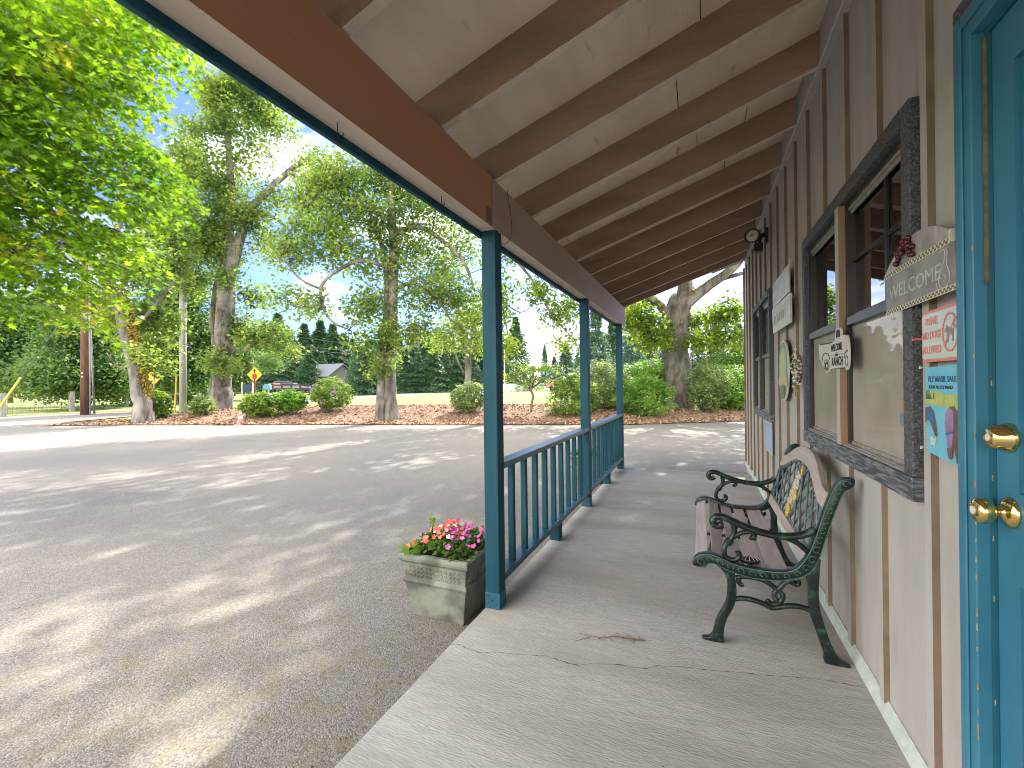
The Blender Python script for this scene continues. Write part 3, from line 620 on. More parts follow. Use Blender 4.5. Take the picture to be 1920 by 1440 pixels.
for sg, off in ((1, .004), (-1, -.004)):
    for k in range(-4, 14):
        u0 = yc0+k*.115 if sg > 0 else yc1-k*.115; P_ = []
        for t in np.linspace(0, 1, 60):
            v = .055+t*.36; u = u0+sg*(v-.055)*.95
            ex = ((u-(yc0+yc1)/2)/.088)**2+((v-.215)/.158)**2
            if yc0 <= u <= yc1 and v <= topc(u)+.003 and ex > 1: P_.append((u, v))
            else:
                if len(P_) > 2: b.tube([bk(a, c, off+.003*math.sin(a*40)) for a, c in (P_[0], P_[len(P_)//2], P_[-1])], .0085, 6, flat=(.5, 1, 1))
                P_ = []
        if len(P_) > 2: b.tube([bk(a, c, off) for a, c in (P_[0], P_[len(P_)//2], P_[-1])], .0085, 6, flat=(.5, 1, 1))
ov = [bk((yc0+yc1)/2+.088*math.cos(a), .215+.158*math.sin(a), 0) for a in np.linspace(0, 2*PI, 33)]; b.tube(ov, .008, 8)
b.tube([bk(u, topc(u)-.004, 0) for u in us], .007, 6); b.tube([bk(yc0+.006, v, 0) for v in (.05, .29)], .007, 6); b.tube([bk(yc1-.006, v, 0) for v in (.05, .29)], .007, 6); b.tube([bk(u, .060, 0) for u in (yc0, yc1)], .006, 6)
b.build('lattice', M_LATT, bench, smooth=True)
b1_, b2_ = MB(), MB(); um = (yc0+yc1)/2
b1_.ball(bk(um, .100, .006), .030, 10, (.45, 1, 1.35)); b1_.ball(bk(um, .075, .006), .022, 10, (.45, 1, 1.3))
for (du, v, r) in ((-.04, .20, .022), (-.05, .175, .02), (.045, .215, .022), (.05, .18, .022), (-.02, .33, .018), (-.012, .345, .016), (-.028, .315, .016), (-.062, .19, .014), (.055, .24, .016)): b1_.ball(bk(um+du, v, .004), r, 8, (.5, .8, 1.3))
for i in range(34):
    a = random.uniform(0, 2*PI); r = random.random()**.5; b2_.ball(bk(um+.06*r*math.cos(a), .235+.09*r*math.sin(a), .008), random.uniform(.009, .017), 6, (.6, 1, 1.1))
for (du, v) in ((.01, .13), (.03, .14), (-.01, .15)): b2_.ball(bk(um+du, v, .008), .02, 8, (.5, 1, 1.2))
b1_.build('fruit_inlay', M_CORN, bench, smooth=True); b2_.build('fruit_inlay', M_CREAM, bench, smooth=True)
b = MB()
for k in range(7): a = k*2*PI/7; b.ball(bk(um+.016*math.cos(a), .440+.020*math.sin(a), -.013), .009, 6)
b.build('carved_rosette', M_CREAM, bench, smooth=True)
# ribbed dark stone ornament on the seat
orn = empty('shell_ornament', (.195, 2.40, .36), label='small black and white ribbed shell ornament on the bench seat', cat='ornament')
zc = .386
b = MB(); b.ball((.21, 2.405, zc), .05, 16, (1, .62, .42)); b.build('shell', mat('dark shell', (.02, .018, .016), .35), orn, smooth=True)
b = MB()
for k in range(13):
    a = -PI/2+(k-6)*.42; pts = []
    for t in np.linspace(.1, 1.0, 6): th = t*PI*.42; pts.append((.21+.0505*math.sin(th)*math.cos(a), 2.405+.0313*math.sin(th)*math.sin(a), zc+.0214*math.cos(th)))
    b.tube(pts, .0014, 5)
b.build('rib', mat('white shell rib', (.5, .48, .45), .5), orn)
# ---------------------------------------------------------------- wall ornaments
WR = Matrix(((0, 0, -1), (-1, 0, 0), (0, 1, 0)))        # text: x -> -Y, y -> Z, normal -> -X
def text(s, x, y, z, size, m, parent, ex=.0004, sx=1, align='CENTER', name='lettering', rotm=None, bold=0):
    c = bpy.data.curves.new(name, 'FONT'); c.body = s; c.size = size; c.align_x = align; c.align_y = 'CENTER'; c.extrude = ex; c.offset = bold; c.resolution_u = 3
    c.materials.append(m); o = bpy.data.objects.new(name, c); COL.objects.link(o)
    R = (rotm or WR).to_4x4(); o.matrix_world = Matrix.Translation((x, y, z)) @ R @ Matrix.Diagonal((sx, 1, 1, 1))
    o.location, o.rotation_euler, o.scale = (x, y, z), (rotm or WR).to_euler(), (sx, 1, 1)
    me = bpy.data.meshes.new_from_object(o); q = bpy.data.objects.new(name, me); COL.objects.link(q); q.location, q.rotation_euler, q.scale = o.location, o.rotation_euler, o.scale
    bpy.data.objects.remove(o); o = q
    if parent is not None: o.parent = parent; o.matrix_parent_inverse = wm(parent).inverted()
    return o
def wp(name, poly, x0, x1, m, parent=None, bevel=0): return MB().prism(poly, x0, x1, 'x').build(name, m, parent, bevel)
def rrect(y0, y1, z0, z1, r, n=5):
    P_ = []
    for (cy, cz, a0) in ((y1-r, z1-r, 0), (y0+r, z1-r, PI/2), (y0+r, z0+r, PI), (y1-r, z0+r, 3*PI/2)):
        for k in range(n+1): a = a0+k*PI/2/n; P_.append((cy+r*math.cos(a), cz+r*math.sin(a)))
    return P_
M_SLATE = mat('worn slate', (.17, .175, .165), .6, (.27, .275, .26), 12, .2, 40, bdist=.002, col3=(.26, .25, .14), scale3=5, ramp3=(.55, .75))
M_SLATEB = mat('silvery slate arch', (.22, .20, .19), .35, (.42, .40, .39), 25, stretch=(1, 1, .4))
M_CHALK = mat('chalk white', (.50, .51, .49), .9, (.38, .39, .37), 50)
M_CHK = mat('cream check trim', (.55, .53, .40), .6)
M_CHKD = mat('dark check trim', (.12, .115, .09), .6)
# welcome slate
ws = empty('welcome_slate', (.60, 1.69, 1.47), label='hanging slate sign reading WELCOME with a goose drawing and red berries', cat='sign')
wp('board', [(1.452, 1.475), (1.905, 1.472), (1.910, 1.594), (1.462, 1.598)], .596, .604, M_SLATE, ws)
arcp = [(1.468, 1.600)]+[(1.468+.452*t, 1.603+.090*math.sin(PI*min(1, max(0, t*1.0)))**.62*(1-.12*t)) for t in np.linspace(.02, .98, 20)]+[(1.922, 1.592)]
wp('arch_board', arcp, .598, .606, M_SLATEB, ws)
for (y0, y1, z0) in ((1.470, 1.918, 1.598), (1.452, 1.902, 1.4735)):
    wp('check_trim', [(y0, z0), (y1, z0-.005), (y1, z0+.011), (y0, z0+.017)], .5935, .5955, M_CHK, ws); b = MB(); nn = 44
    for k in range(nn):
        for r in (0, 1):
            if (k+r) % 2: continue
            ya = y0+(y1-y0)*k/nn; yb = y0+(y1-y0)*(k+1)/nn; dz = z0-.005*k/nn+.002+r*.0065; b.box(.5928, .5934, ya, yb, dz, dz+.006)
    b.build('check_pattern', M_CHKD, ws)
text('WELCOME', .5955, 1.705, 1.536, .062, M_CHALK, ws, sx=1.15)
g = [(1.535, 1.585), (1.522, 1.592), (1.510, 1.585), (1.508, 1.570), (1.516, 1.556), (1.530, 1.540), (1.540, 1.522), (1.540, 1.505), (1.528, 1.492), (1.510, 1.490), (1.494, 1.498), (1.486, 1.512), (1.490, 1.53), (1.500, 1.548), (1.500, 1.566), (1.496, 1.578), (1.502, 1.588), (1.515, 1.592)]
b = MB(); b.tube([(.595, *p) for p in smooth(g, 3)], .0013, 5); b.tube([(.595, 1.556, 1.51), (.595, 1.545, 1.490), (.595, 1.525, 1.482)], .0012, 5); b.tube([(.595, 1.515, 1.525), (.595, 1.505, 1.515), (.595, 1.515, 1.505), (.595, 1.507, 1.5)], .001, 5); b.build('goose_drawing', M_CHALK, ws)
b = MB()
for i in range(34):
    t = random.random(); cy = 1.80-.105*t+random.uniform(-.014, .014); zz = 1.622+.052*math.sin(t*PI*.9)+random.uniform(-.02, .012); b.ball((.590+random.uniform(-.006, .004), cy, zz), .0085, 8)
b.build('berry_cluster', mat('dark red berry', (.07, .012, .012), .18), ws, smooth=True)
MB().box(.588, .610, 1.464, 1.472, 1.598, 1.630).build('end_cap', M_CHK, ws)
# no dogs sign
M_RED = mat('faded red print', (.62, .17, .15), .35); M_PALE = mat('pale sign face', (.42, .50, .46), .25, (.50, .56, .52), 6)
nd = empty('no_dogs_sign', (.61, 1.58, 1.30), label='rounded sign with faded red border reading PLEASE NO DOGS ALLOWED', cat='sign')
wp('plate', rrect(1.470, 1.690, 1.298, 1.446, .018), .612, .616, M_RED, nd); wp('face', rrect(1.477, 1.683, 1.307, 1.438, .013), .6112, .6117, M_PALE, nd)
for s, z in (('PLEASE', 1.414), ('NO DOGS', 1.374), ('ALLOWED', 1.332)): text(s, .6108, 1.628, z, .030, M_RED, nd, sx=.76, bold=.0006)
b = MB(); cy, cz = 1.527, 1.374
b.tube([(.6105, cy+.038*math.cos(a), cz+.050*math.sin(a)) for a in np.linspace(0, 2*PI, 33)], .0034, 6, flat=(.2, 1, 1)); b.tube([(.610, cy+.027, cz-.035), (.610, cy-.027, cz+.035)], .0034, 6, flat=(.2, 1, 1)); b.build('prohibition_ring', M_RED, nd)
dog = [(.026, .004), (.030, .010), (.022, .014), (.016, .024), (.010, .018), (-.014, .014), (-.024, .024), (-.026, .020), (-.018, .006), (-.018, -.022), (-.012, -.022), (-.010, -.004), (.008, -.002), (.008, -.022), (.014, -.022), (.015, .004)]
wp('dog_silhouette', [(cy+p[0], cz+p[1]-.004) for p in dog], .6103, .6108, mat('grey dog print', (.20, .24, .24), .5), nd)
for y in (1.695, 1.468): MB().tube([(.616, y, 1.375+(.006 if y < 1.5 else -.006)), (.592, y, 1.375+(.006 if y < 1.5 else -.006))], .0035, 8).build('push_pin', M_RED if y > 1.5 else M_WHITE, nd)
# poster
po = empty('horse_poster', (.61, 1.57, 1.02), label='blue horse poster in a plastic sleeve advertising a fly mask sale', cat='poster')
M_PB = mat('poster blue', (.10, .42, .62), .35, (.16, .52, .70), 7, stretch=(1, 1, 1)); M_PY = mat('poster meadow yellow', (.50, .52, .16), .4, (.30, .42, .12), 30, stretch=(1, 4, 1)); M_PD = mat('poster deep blue', (.03, .12, .28), .4)
M_HB = mat('poster horse brown', (.10, .06, .045), .5, (.16, .10, .075), 20); M_HM = mat('poster mask violet', (.26, .14, .34), .5, (.34, .22, .42), 30)
wp('sheet', [(1.478, 1.022), (1.664, 1.038), (1.672, 1.17), (1.668, 1.283), (1.476, 1.287), (1.480, 1.16)], .6115, .613, M_PB, po)
wp('meadow', [(1.480, 1.168), (1.671, 1.178), (1.670, 1.212), (1.60, 1.216), (1.55, 1.206), (1.478, 1.208)], .6109, .6114, M_PY, po)
b = MB()
for y in (1.662, 1.653, 1.645, 1.636, 1.62): hh = random.uniform(.015, .03); b.prism([(y-.004, 1.192), (y+.004, 1.192), (y, 1.192+hh)], .6103, .6108, 'x')
b.build('tree_print', mat('dark tree print', (.03, .07, .04), .5), po)
wp('horse_print', [(1.671, 1.165), (1.640, 1.172), (1.618, 1.155), (1.604, 1.112), (1.600, 1.092), (1.606, 1.086), (1.618, 1.092), (1.634, 1.118), (1.655, 1.135), (1.670, 1.12)], .6103, .6108, M_HB, po)
wp('horse_print', [(1.480, 1.150), (1.510, 1.178), (1.530, 1.176), (1.552, 1.160), (1.560, 1.13), (1.553, 1.10), (1.545, 1.06), (1.530, 1.035), (1.520, 1.040), (1.515, 1.070), (1.500, 1.03), (1.482, 1.028)], .6103, .6108, M_HB, po)
wp('mask_print', [(1.512, 1.165), (1.532, 1.172), (1.553, 1.157), (1.559, 1.13), (1.551, 1.095), (1.543, 1.06), (1.530, 1.052), (1.522, 1.075), (1.515, 1.11)], .6097, .6102, M_HM, po)
wp('mask_print', [(1.664, 1.160), (1.642, 1.166), (1.622, 1.150), (1.614, 1.128), (1.632, 1.122), (1.66, 1.135)], .6097, .6102, M_PD, po)
wp('foal_print', [(1.645, 1.082), (1.630, 1.086), (1.618, 1.078), (1.610, 1.086), (1.606, 1.080), (1.616, 1.062), (1.618, 1.048), (1.624, 1.062), (1.634, 1.062), (1.640, 1.05), (1.64, 1.066)], .6103, .6108, M_WHITE, po)
wp('halter_print', [(1.513, 1.112), (1.553, 1.104), (1.552, 1.098), (1.514, 1.106)], .6090, .6096, M_PD, po)
wp('muzzle_print', [(1.519, 1.066), (1.546, 1.064), (1.541, 1.040), (1.530, 1.034), (1.521, 1.042)], .6090, .6096, M_HB, po)
text('FLY MASK SALE', .6105, 1.575, 1.248, .0225, M_PD, po, sx=1.0, bold=.0004); text('% OFF ALL FLY MASKS', .6105, 1.580, 1.226, .0135, mat('black print', (.03, .03, .04), .5), po, sx=1.0)
M_SLV = bpy.data.materials.new('plastic sleeve'); M_SLV.use_nodes = True; n = M_SLV.node_tree; n.nodes.clear(); o_ = n.nodes.new('ShaderNodeOutputMaterial'); t_ = n.nodes.new('ShaderNodeBsdfTransparent'); g_ = n.nodes.new('ShaderNodeBsdfGlossy'); g_.inputs[1].default_value = .08; f_ = n.nodes.new('ShaderNodeFresnel'); f_.inputs[0].default_value = 1.08; x_ = n.nodes.new('ShaderNodeMixShader'); x_.inputs[0].default_value = .05; n.links.new(t_.outputs[0], x_.inputs[1]); n.links.new(g_.outputs[0], x_.inputs[2]); n.links.new(x_.outputs[0], o_.inputs[0])
V = []; f = []
for i in range(9):
    for j in range(11):
        y = 1.470+.207*i/8; z = 1.014+.278*j/10+.012*(i/8)*(1-j/10); V.append((.6085+.0009*math.sin(i*1.9+j*.8), y, z))
f = [(i*11+j, (i+1)*11+j, (i+1)*11+j+1, i*11+j+1) for i in range(8) for j in range(10)]
MB().add(V, f).build('sleeve', M_SLV, po, smooth=True)
for (y, z) in ((1.683, 1.284), (1.683, 1.046)): MB().lathe([(.004, 0), (.004, .003), (.0022, .006), (.0022, .014), (.005, .016), (.005, .019)], (.622, y, z), (-1, 0, 0), 10).build('push_pin', M_WHITE, po)
# truck sign
M_TRK = mat('cream truck sign', (.58, .55, .51), .7, (.48, .44, .40), 10); M_TRKD = mat('dark cut out', (.03, .028, .026), .7)
ts = empty('truck_sign', (.595, 2.55, 1.29), label='cream cut out pickup truck sign reading WELCOME to the RANCH', cat='sign')
def ty(x, y):                                           # sign drawn on the wall plane X=.597
    v = ray(1500+x*.264, 560+y*.264); t = .594/v[0]; return (v[1]*t, H+v[2]*t)
body = [(140, 318), (150, 322), (250, 300), (255, 280), (258, 235), (262, 212), (275, 200), (292, 203), (298, 215), (301, 262), (320, 254), (338, 256), (346, 275), (352, 330), (355, 420), (352, 470), (345, 500), (335, 508), (325, 480), (320, 485), (222, 497), (214, 518), (198, 526), (182, 512), (175, 480), (160, 470), (158, 440), (146, 432), (138, 345)]
wp('truck_body', [ty(*p) for p in body], .590, .598, M_TRK, ts, .0015)
def tprint(pl, nm='cut_out', m=None): wp(nm, [ty(*p) for p in pl], .5888, .5896, m or M_TRKD, ts)
tprint([(264, 280), (266, 235), (272, 218), (286, 216), (291, 230), (294, 275), (288, 268), (272, 272)])
def ringp(cx, cy, rx, ry, wd):
    b = MB(); b.tube([(.5892, *ty(cx+rx*math.cos(a), cy+ry*math.sin(a))) for a in np.linspace(0, 2*PI, 25)], wd, 6, flat=(.3, 1, 1)); b.build('wheel_outline', M_TRKD, ts)
ringp(198, 472, 19, 40, .0022); ringp(198, 474, 9, 22, .006); ringp(341, 440, 9, 36, .003)
b = MB(); b.tube([(.5892, *ty(*p)) for p in smooth([(168, 440), (172, 405), (190, 385), (210, 395), (220, 430)], 4)], .002, 5); b.tube([(.5892, *ty(*p)) for p in smooth([(325, 420), (330, 385), (342, 365), (350, 372)], 4)], .002, 5)
b.tube([(.5892, *ty(*p)) for p in [(150, 326), (238, 308)]], .003, 5); b.tube([(.5892, *ty(*p)) for p in [(222, 400), (250, 398)]], .0015, 5); b.tube([(.5892, *ty(*p)) for p in [(285, 392), (312, 388)]], .0015, 5); b.build('fender_line', M_TRKD, ts)
y_, z_ = ty(267, 345); text('WELCOME', .589, y_, z_, .047, M_TRKD, ts, sx=.80, bold=.0012)
y_, z_ = ty(268, 395); text('to the', .589, y_, z_, .024, M_TRKD, ts, sx=.8)
y_, z_ = ty(273, 445); text('RANCH', .589, y_, z_, .056, M_TRKD, ts, sx=.95, bold=.0014)
# two board sign
tb = empty('board_sign', (.60, 4.0, 1.65), label='pair of pale faded boards hung one above the other on a hook', cat='sign')
M_FB = mat('pale faded board', (.44, .47, .41), .5, (.62, .62, .54), 7, .2, 50, stretch=(1, .5, 2.5), bdist=.002, col3=(.30, .34, .30), scale3=4, ramp3=(.5, .75))
wp('board', [(3.651, 1.879), (4.388, 1.869), (4.388, 2.073), (3.651, 2.081)], .588, .600, M_FB, tb, .002); wp('board', [(3.570, 1.652), (4.340, 1.650), (4.382, 1.862), (3.570, 1.860)], .582, .596, M_FB, tb, .002)
M_FR = mat('faded board print', (.26, .31, .28), .7)
b = MB()
for i in range(9): y = 3.75+i*.06; b.box(.5812, .5818, y, y+.018+.012*(i % 3), 1.72, 1.79-.01*(i % 2))
b.build('faded_mark', M_FR, tb)
MB().tube([(.62, 3.66, 2.13), (.60, 3.64, 2.12), (.595, 3.63, 2.10), (.60, 3.65, 2.085)], .004, 6).build('hook', M_WHITE, tb)
# oval sign
os_ = empty('oval_sign', (.60, 3.98, 1.09), label='pointed oval plaque with green rim, yellow flame and beige arc', cat='sign')
def ovl(k, dy=0): return [(3.985+dy+.205*k*math.sin(a)*(1-.18*math.cos(a)*-1 if False else 1), 1.33+.238*k*math.cos(a)) for a in np.linspace(0, 2*PI, 33)[:-1]]
wp('plaque', ovl(1), .600, .612, M_WHITE, os_, .002); wp('green_rim', ovl(.93), .5985, .5995, mat('oval green', (.14, .24, .08), .5, (.26, .33, .14), 30), os_)
wp('centre', [(3.985+p, 1.33+q) for p, q in ((-.12, -.05), (-.14, .04), (-.10, .14), (-.03, .18), (.05, .17), (.12, .10), (.14, 0), (.11, -.06))], .5975, .598, mat('oval pale blue', (.34, .46, .44), .5), os_)
wp('yellow_flame', [(3.985+p, 1.33+q) for p, q in ((-.03, -.09), (-.075, .0), (-.05, .10), (-.005, .17), (.02, .08), (.03, -.03))], .5965, .597, mat('oval yellow', (.52, .50, .10), .5), os_)
wp('beige_arc', [(3.985+.20*math.cos(a), 1.235+.075*math.sin(a)) for a in np.linspace(-.3, PI+.3, 14)], .5955, .596, mat('oval beige', (.46, .42, .22), .5), os_)
wp('leaf_crest', [(3.985+.085*math.sin(a), 1.165+.062*math.cos(a)) for a in np.linspace(0, 2*PI, 17)[:-1]], .5945, .595, mat('oval dark leaf', (.05, .10, .05), .5, (.25, .30, .16), 70), os_)
# wreath
wr = empty('wreath', (.60, 3.44, 1.2), label='small white and green floral wreath hanging on the wall', cat='wreath')
for nm, mm, cnt in (('leaf_spray', mat('wreath green', (.12, .17, .08), .7), 80), ('white_blossom', mat('wreath white', (.62, .60, .52), .8), 90), ('gold_berry', mat('wreath gold', (.42, .28, .10), .6), 34)):
    b = MB()
    for i in range(cnt):
        a = random.uniform(0, 2*PI); r = random.gauss(0, .016); y = 3.44+(.085+r)*math.cos(a); z = 1.325+(.092+r)*math.sin(a)
        if nm == 'gold_berry' and i > 24: y, z = 3.50+random.uniform(-.02, .02), random.uniform(1.14, 1.23)
        b.ball((.596+random.uniform(-.022, .008), y, z), random.uniform(.006, .013), 6, (.8, 1, .8) if nm != 'leaf_spray' else (.5, 1.4, .6))
    b.build(nm, mm, wr)
MB().tube([(.604, 3.44+.085*math.cos(a), 1.325+.092*math.sin(a)) for a in np.linspace(0, 2*PI, 25)], .009, 8).build('ring', M_HB, wr)
MB().tube([(.600, 3.49, 1.24), (.596, 3.505, 1.19), (.598, 3.50, 1.15)], .002, 5).build('tail_wire', M_HB, wr)
# blue paper
bpn = empty('notice_sheet', (.62, 4.97, .55), label='blank blue notice sheet in plastic below the far window', cat='notice')
wp('paper', [(4.752, .566), (5.195, .558), (5.185, .832), (4.750, .838)], .6175, .619, mat('faded blue notice', (.16, .30, .52), .3, (.24, .40, .62), 4), bpn)
wp('edge', [(4.742, .548), (5.207, .542), (5.199, .846), (4.742, .850)], .6195, .6205, M_FLASH, bpn)
# flood light
fl = empty('flood_light', (.61, 4.9, 2.64), label='black bell shaped floodlight fixed high on the wall', cat='light')
M_BLK = mat('black lamp metal', (.012, .014, .015), .4)
b = MB(); b.box(.600, .622, 4.84, 4.95, 2.58, 2.72); b.tube([(.60, 4.895, 2.665), (.57, 4.88, 2.655), (.55, 4.86, 2.65)], .022, 10); b.build('base', M_BLK, fl, .004)
ax = Vector((-.40, -.88, -.10)).normalized(); c0 = Vector((.475, 4.745, 2.628))
b = MB(); b.lathe([(.028, -.17), (.042, -.15), (.046, -.08), (.060, -.03), (.068, 0), (.068, .012), (.060, .012), (.058, -.01)], c0, ax, 24); b.build('housing', M_BLK, fl, smooth=True)
b = MB(); b.lathe([(.0585, -.006), (.052, .004), (.030, .010), (.005, .012)], c0, ax, 24); b.build('lens', mat('lamp glass', (.42, .40, .34), .15, (.55, .52, .46), 40), fl, smooth=True)
b = MB(); b.lathe([(.018, -.006), (.016, .015), (.004, .017)], c0, ax, 14); b.build('bulb_core', mat('amber core', (.30, .20, .10), .3), fl, smooth=True)
b = MB(); b.box(.50, .575, 4.83, 4.90, 2.50, 2.58); b.tube([(.55, 4.87, 2.58), (.56, 4.88, 2.64)], .014, 8); b.build('motion_sensor', M_BLK, fl, .008)
# ---------------------------------------------------------------- leaves and plants
MAPLE = np.array([(0, 0), (.10, .18), (.42, .05), (.30, .28), (.62, .42), (.30, .46), (.34, .78), (.12, .60), (0, 1.0), (-.12, .60), (-.34, .78), (-.30, .46), (-.62, .42), (-.30, .28), (-.42, .05), (-.10, .18)])
OAK = np.array([(0, 0), (.28, .22), (.22, .45), (.36, .68), (0, 1.0), (-.34, .62), (-.20, .42), (-.26, .2)])
LONG = np.array([(0, 0), (.16, .4), (.13, .75), (0, 1.0), (-.13, .75), (-.16, .4)])
def leaves(name, C, size, m, parent=None, shape=OAK, up_=.6, droop=.2, hdir=None, jit=.35, origin=None, **k):
    C = np.asarray(C, float); n = len(C)
    nr = rng.normal(0, 1, (n, 3)); nr[:, 2] = np.abs(nr[:, 2])*1.0+up_; nr /= np.linalg.norm(nr, axis=1)[:, None]
    d = rng.normal(0, 1, (n, 3)); d[:, 2] -= droop
    if hdir is not None: d = d*jit+hdir
    d -= nr*(d*nr).sum(1)[:, None]; d /= np.linalg.norm(d, axis=1)[:, None]+1e-9; e = np.cross(nr, d); s = size*rng.uniform(.6, 1.25, n)
    bend = -.18
    V = (C[:, None, :]+d[:, None, :]*(shape[None, :, 1:2]*s[:, None, None])+e[:, None, :]*(shape[None, :, 0:1]*s[:, None, None])+nr[:, None, :]*(np.abs(shape[None, :, 0:1])*bend*-1.2*s[:, None, None]+(shape[None, :, 1:2]**2)*bend*s[:, None, None]))
    return npmesh(name, V.reshape(-1, 3), len(shape), m, parent, origin=origin, **k)
def clumpify(cs, per, sig, flat=.7):
    cs = np.asarray(cs, float); n = len(cs); o = rng.normal(0, 1, (n, per, 3)); r = np.linalg.norm(o, axis=2, keepdims=True); o = o/r*(rng.random((n, per, 1))**.45)*1.6
    o *= np.array([sig, sig, sig*flat]); return (cs[:, None, :]+o).reshape(-1, 3)
M_OAK = leafmat('oak leaf', (.055, .11, .045), (.20, .28, .075), .58, 1.0)
M_OAKY = leafmat('sunlit oak leaf', (.07, .13, .025), (.24, .33, .055), .55, .9)
M_OAKD = leafmat('dark broad leaf', (.038, .09, .046), (.135, .215, .07), .5, .7)
M_MAPLE = leafmat('maple leaf', (.05, .13, .012), (.20, .33, .020), .60, 1.3, (.28, .27, .03))
M_RHO = leafmat('rhododendron leaf', (.05, .115, .025), (.22, .32, .06), .35, 2.2)
M_RHOD = leafmat('glossy green shrub leaf', (.045, .13, .028), (.20, .36, .06), .4, 1.6)
M_RHOG = leafmat('grey green shrub leaf', (.07, .125, .055), (.23, .31, .12), .35, 2)
M_LIME = leafmat('lime shrub leaf', (.08, .17, .02), (.19, .33, .04), .4, 1.2)
M_CON = leafmat('conifer needle', (.03, .085, .05), (.09, .17, .08), .25, .5)
M_CONB = leafmat('blue green needle', (.05, .11, .08), (.12, .20, .12), .25, .6)
M_ARB = leafmat('arborvitae', (.05, .11, .02), (.10, .19, .035), .2, 1.5)
M_YEL = leafmat('yellow green tree leaf', (.14, .22, .03), (.26, .34, .05), .4, .8)
M_TWIG = mat('twig bark', (.07, .06, .05), .9, (.13, .115, .10), 6)
def mid3(a, b_, k): return (a*(1-k)+b_*k)
def ccos(x): return F/math.hypot(F, x-960)
def tree(name, label, cat, base, limbs, crowns, lm, leaf=.16, per=46, sig=.42, bark=M_BARK, group=None, moss=None, dead=(), dens=1.7):
    """limbs: list of (px list, radii, distance list or number); crowns: (x, y, rx, ry, dist, clumps)"""
    o = empty(name, base, label=label, cat=cat, group=group); tb_ = MB(); nodes = []
    for pl, rd, dd in limbs:
        c2 = ccos(pl[len(pl)//2][0])**2; rd = [q*c2 for q in rd]; n = len(pl); ds = dd if hasattr(dd, '__len__') else [dd]*n
        P_ = [PX(x, y, d) for (x, y), d in zip(pl, ds)]; Q = smooth(P_, 4); r = np.interp(np.linspace(0, 1, len(Q)), np.linspace(0, 1, len(rd)), rd)
        Q = [q+rng.normal(0, .045, 3)*min(1, rr*1.2)*np.array([1, 1, .2]) if 0 < i < len(Q)-1 else q for i, (q, rr) in enumerate(zip(Q, r))]
        tb_.tube(Q, list(r), 18, wob=.035); nodes += [(q, rr) for q, rr in zip(Q, r)]
    NP = np.array([q for q, _ in nodes]); NR = np.array([r for _, r in nodes]); cs = []
    tw = MB()
    for (x, y, rx, ry, d, n) in crowns:
        c = PX(x, y, d); cc = ccos(x); sx_ = rx*d/F*cc*cc; sz_ = ry*d/F*cc
        for _ in range(int(n*dens)):
            v = rng.normal(0, 1, 3); v /= np.linalg.norm(v); v *= random.random()**.38
            p = c+v*np.array([sx_, sx_*.85, sz_]); cs.append(p)
            w_ = np.linalg.norm(NP-p, axis=1)+NR*1.5+np.maximum(0, NP[:, 2]-p[2])*.8; i = int(np.argmin(w_)); a = NP[i]
            dist = np.linalg.norm(p-a)
            if dist > .25:
                m1 = mid3(a, p, .4)+np.array([0, 0, dist*.10])+rng.normal(0, dist*.05, 3); m2 = mid3(a, p, .72)+np.array([0, 0, dist*.08])+rng.normal(0, dist*.05, 3)
                r0 = min(.012+.013*dist, NR[i]*.7+.01); tw.tube([a, m1, m2, p], [r0, r0*.75, r0*.5, r0*.25], 5)
                if random.random() < .35: NP = np.vstack([NP, m1, m2]); NR = np.r_[NR, r0*.6, r0*.4]
    tb_.v += []; t_ = tb_.build('trunk', bark, o, smooth=True)
    if tw.v: tw.build('branches', M_TWIG, o, smooth=True)
    if moss:
        b = MB()
        for (x, y, d, r) in moss:
            p = PX(x, y, d)
            for _ in range(60): b.ball(p+rng.normal(0, r*.5, 3)*np.array([.9, .6, 1.5]), r*random.uniform(.10, .24), 5)
        b.build('moss', M_MOSSY, o, smooth=True)
    leaves('crown', clumpify(cs, int(per*.85), sig*1.2), leaf*.92, lm, o, OAK, .5, .3, origin=tuple(base))
    return o
def onground(x, y): p, d = hit(x, y); return p, d
# leaning mossy tree (left)
p, d = onground(268, 786); d = 22.5; p = PX(268, 782, d); p[2] = gz(p[0], p[1])-.02
tree('leaning_oak', 'leaning oak with bright orange moss on its trunk, left end of the bed', 'tree', tuple(p),
     [([(270, 815), (268, 765), (262, 735), (255, 690), (245, 655), (236, 615), (224, 572), (206, 542), (196, 500), (215, 440), (240, 380)], [.80, .55, .47, .45, .43, .42, .38, .36, .30, .22, .1], d),
      ([(238, 620), (262, 600), (275, 590), (300, 560), (330, 520)], [.20, .15, .12, .1, .05], d), ([(250, 680), (225, 690), (200, 660)], [.12, .08, .03], d)],
     [(250, 500, 80, 45, d, 40), (300, 470, 60, 60, 24, 50), (320, 400, 45, 60, 24, 40), (280, 585, 34, 24, 23.3, 14), (292, 640, 26, 22, 23, 10), (300, 610, 34, 30, 23.4, 14), (262, 662, 14, 9, 21.7, 3), (298, 684, 22, 12, 22.6, 7), (210, 600, 40, 26, 24, 14), (345, 300, 30, 60, 25, 22)],
     M_OAK, .17, 52, .38, M_BARK, moss=[(228, 556, 22.25, .26), (234, 572, 22.25, .26), (239, 588, 22.25, .26), (244, 606, 22.25, .24), (249, 625, 22.2, .22), (254, 640, 22.2, .26), (258, 655, 22.2, .26), (262, 670, 22.2, .24), (267, 690, 22.2, .22), (271, 708, 22.15, .22), (275, 722, 22.15, .2), (279, 736, 22.1, .18)])
d = 26.5; p = PX(412, 768, d); p[2] = gz(p[0], p[1])-.02
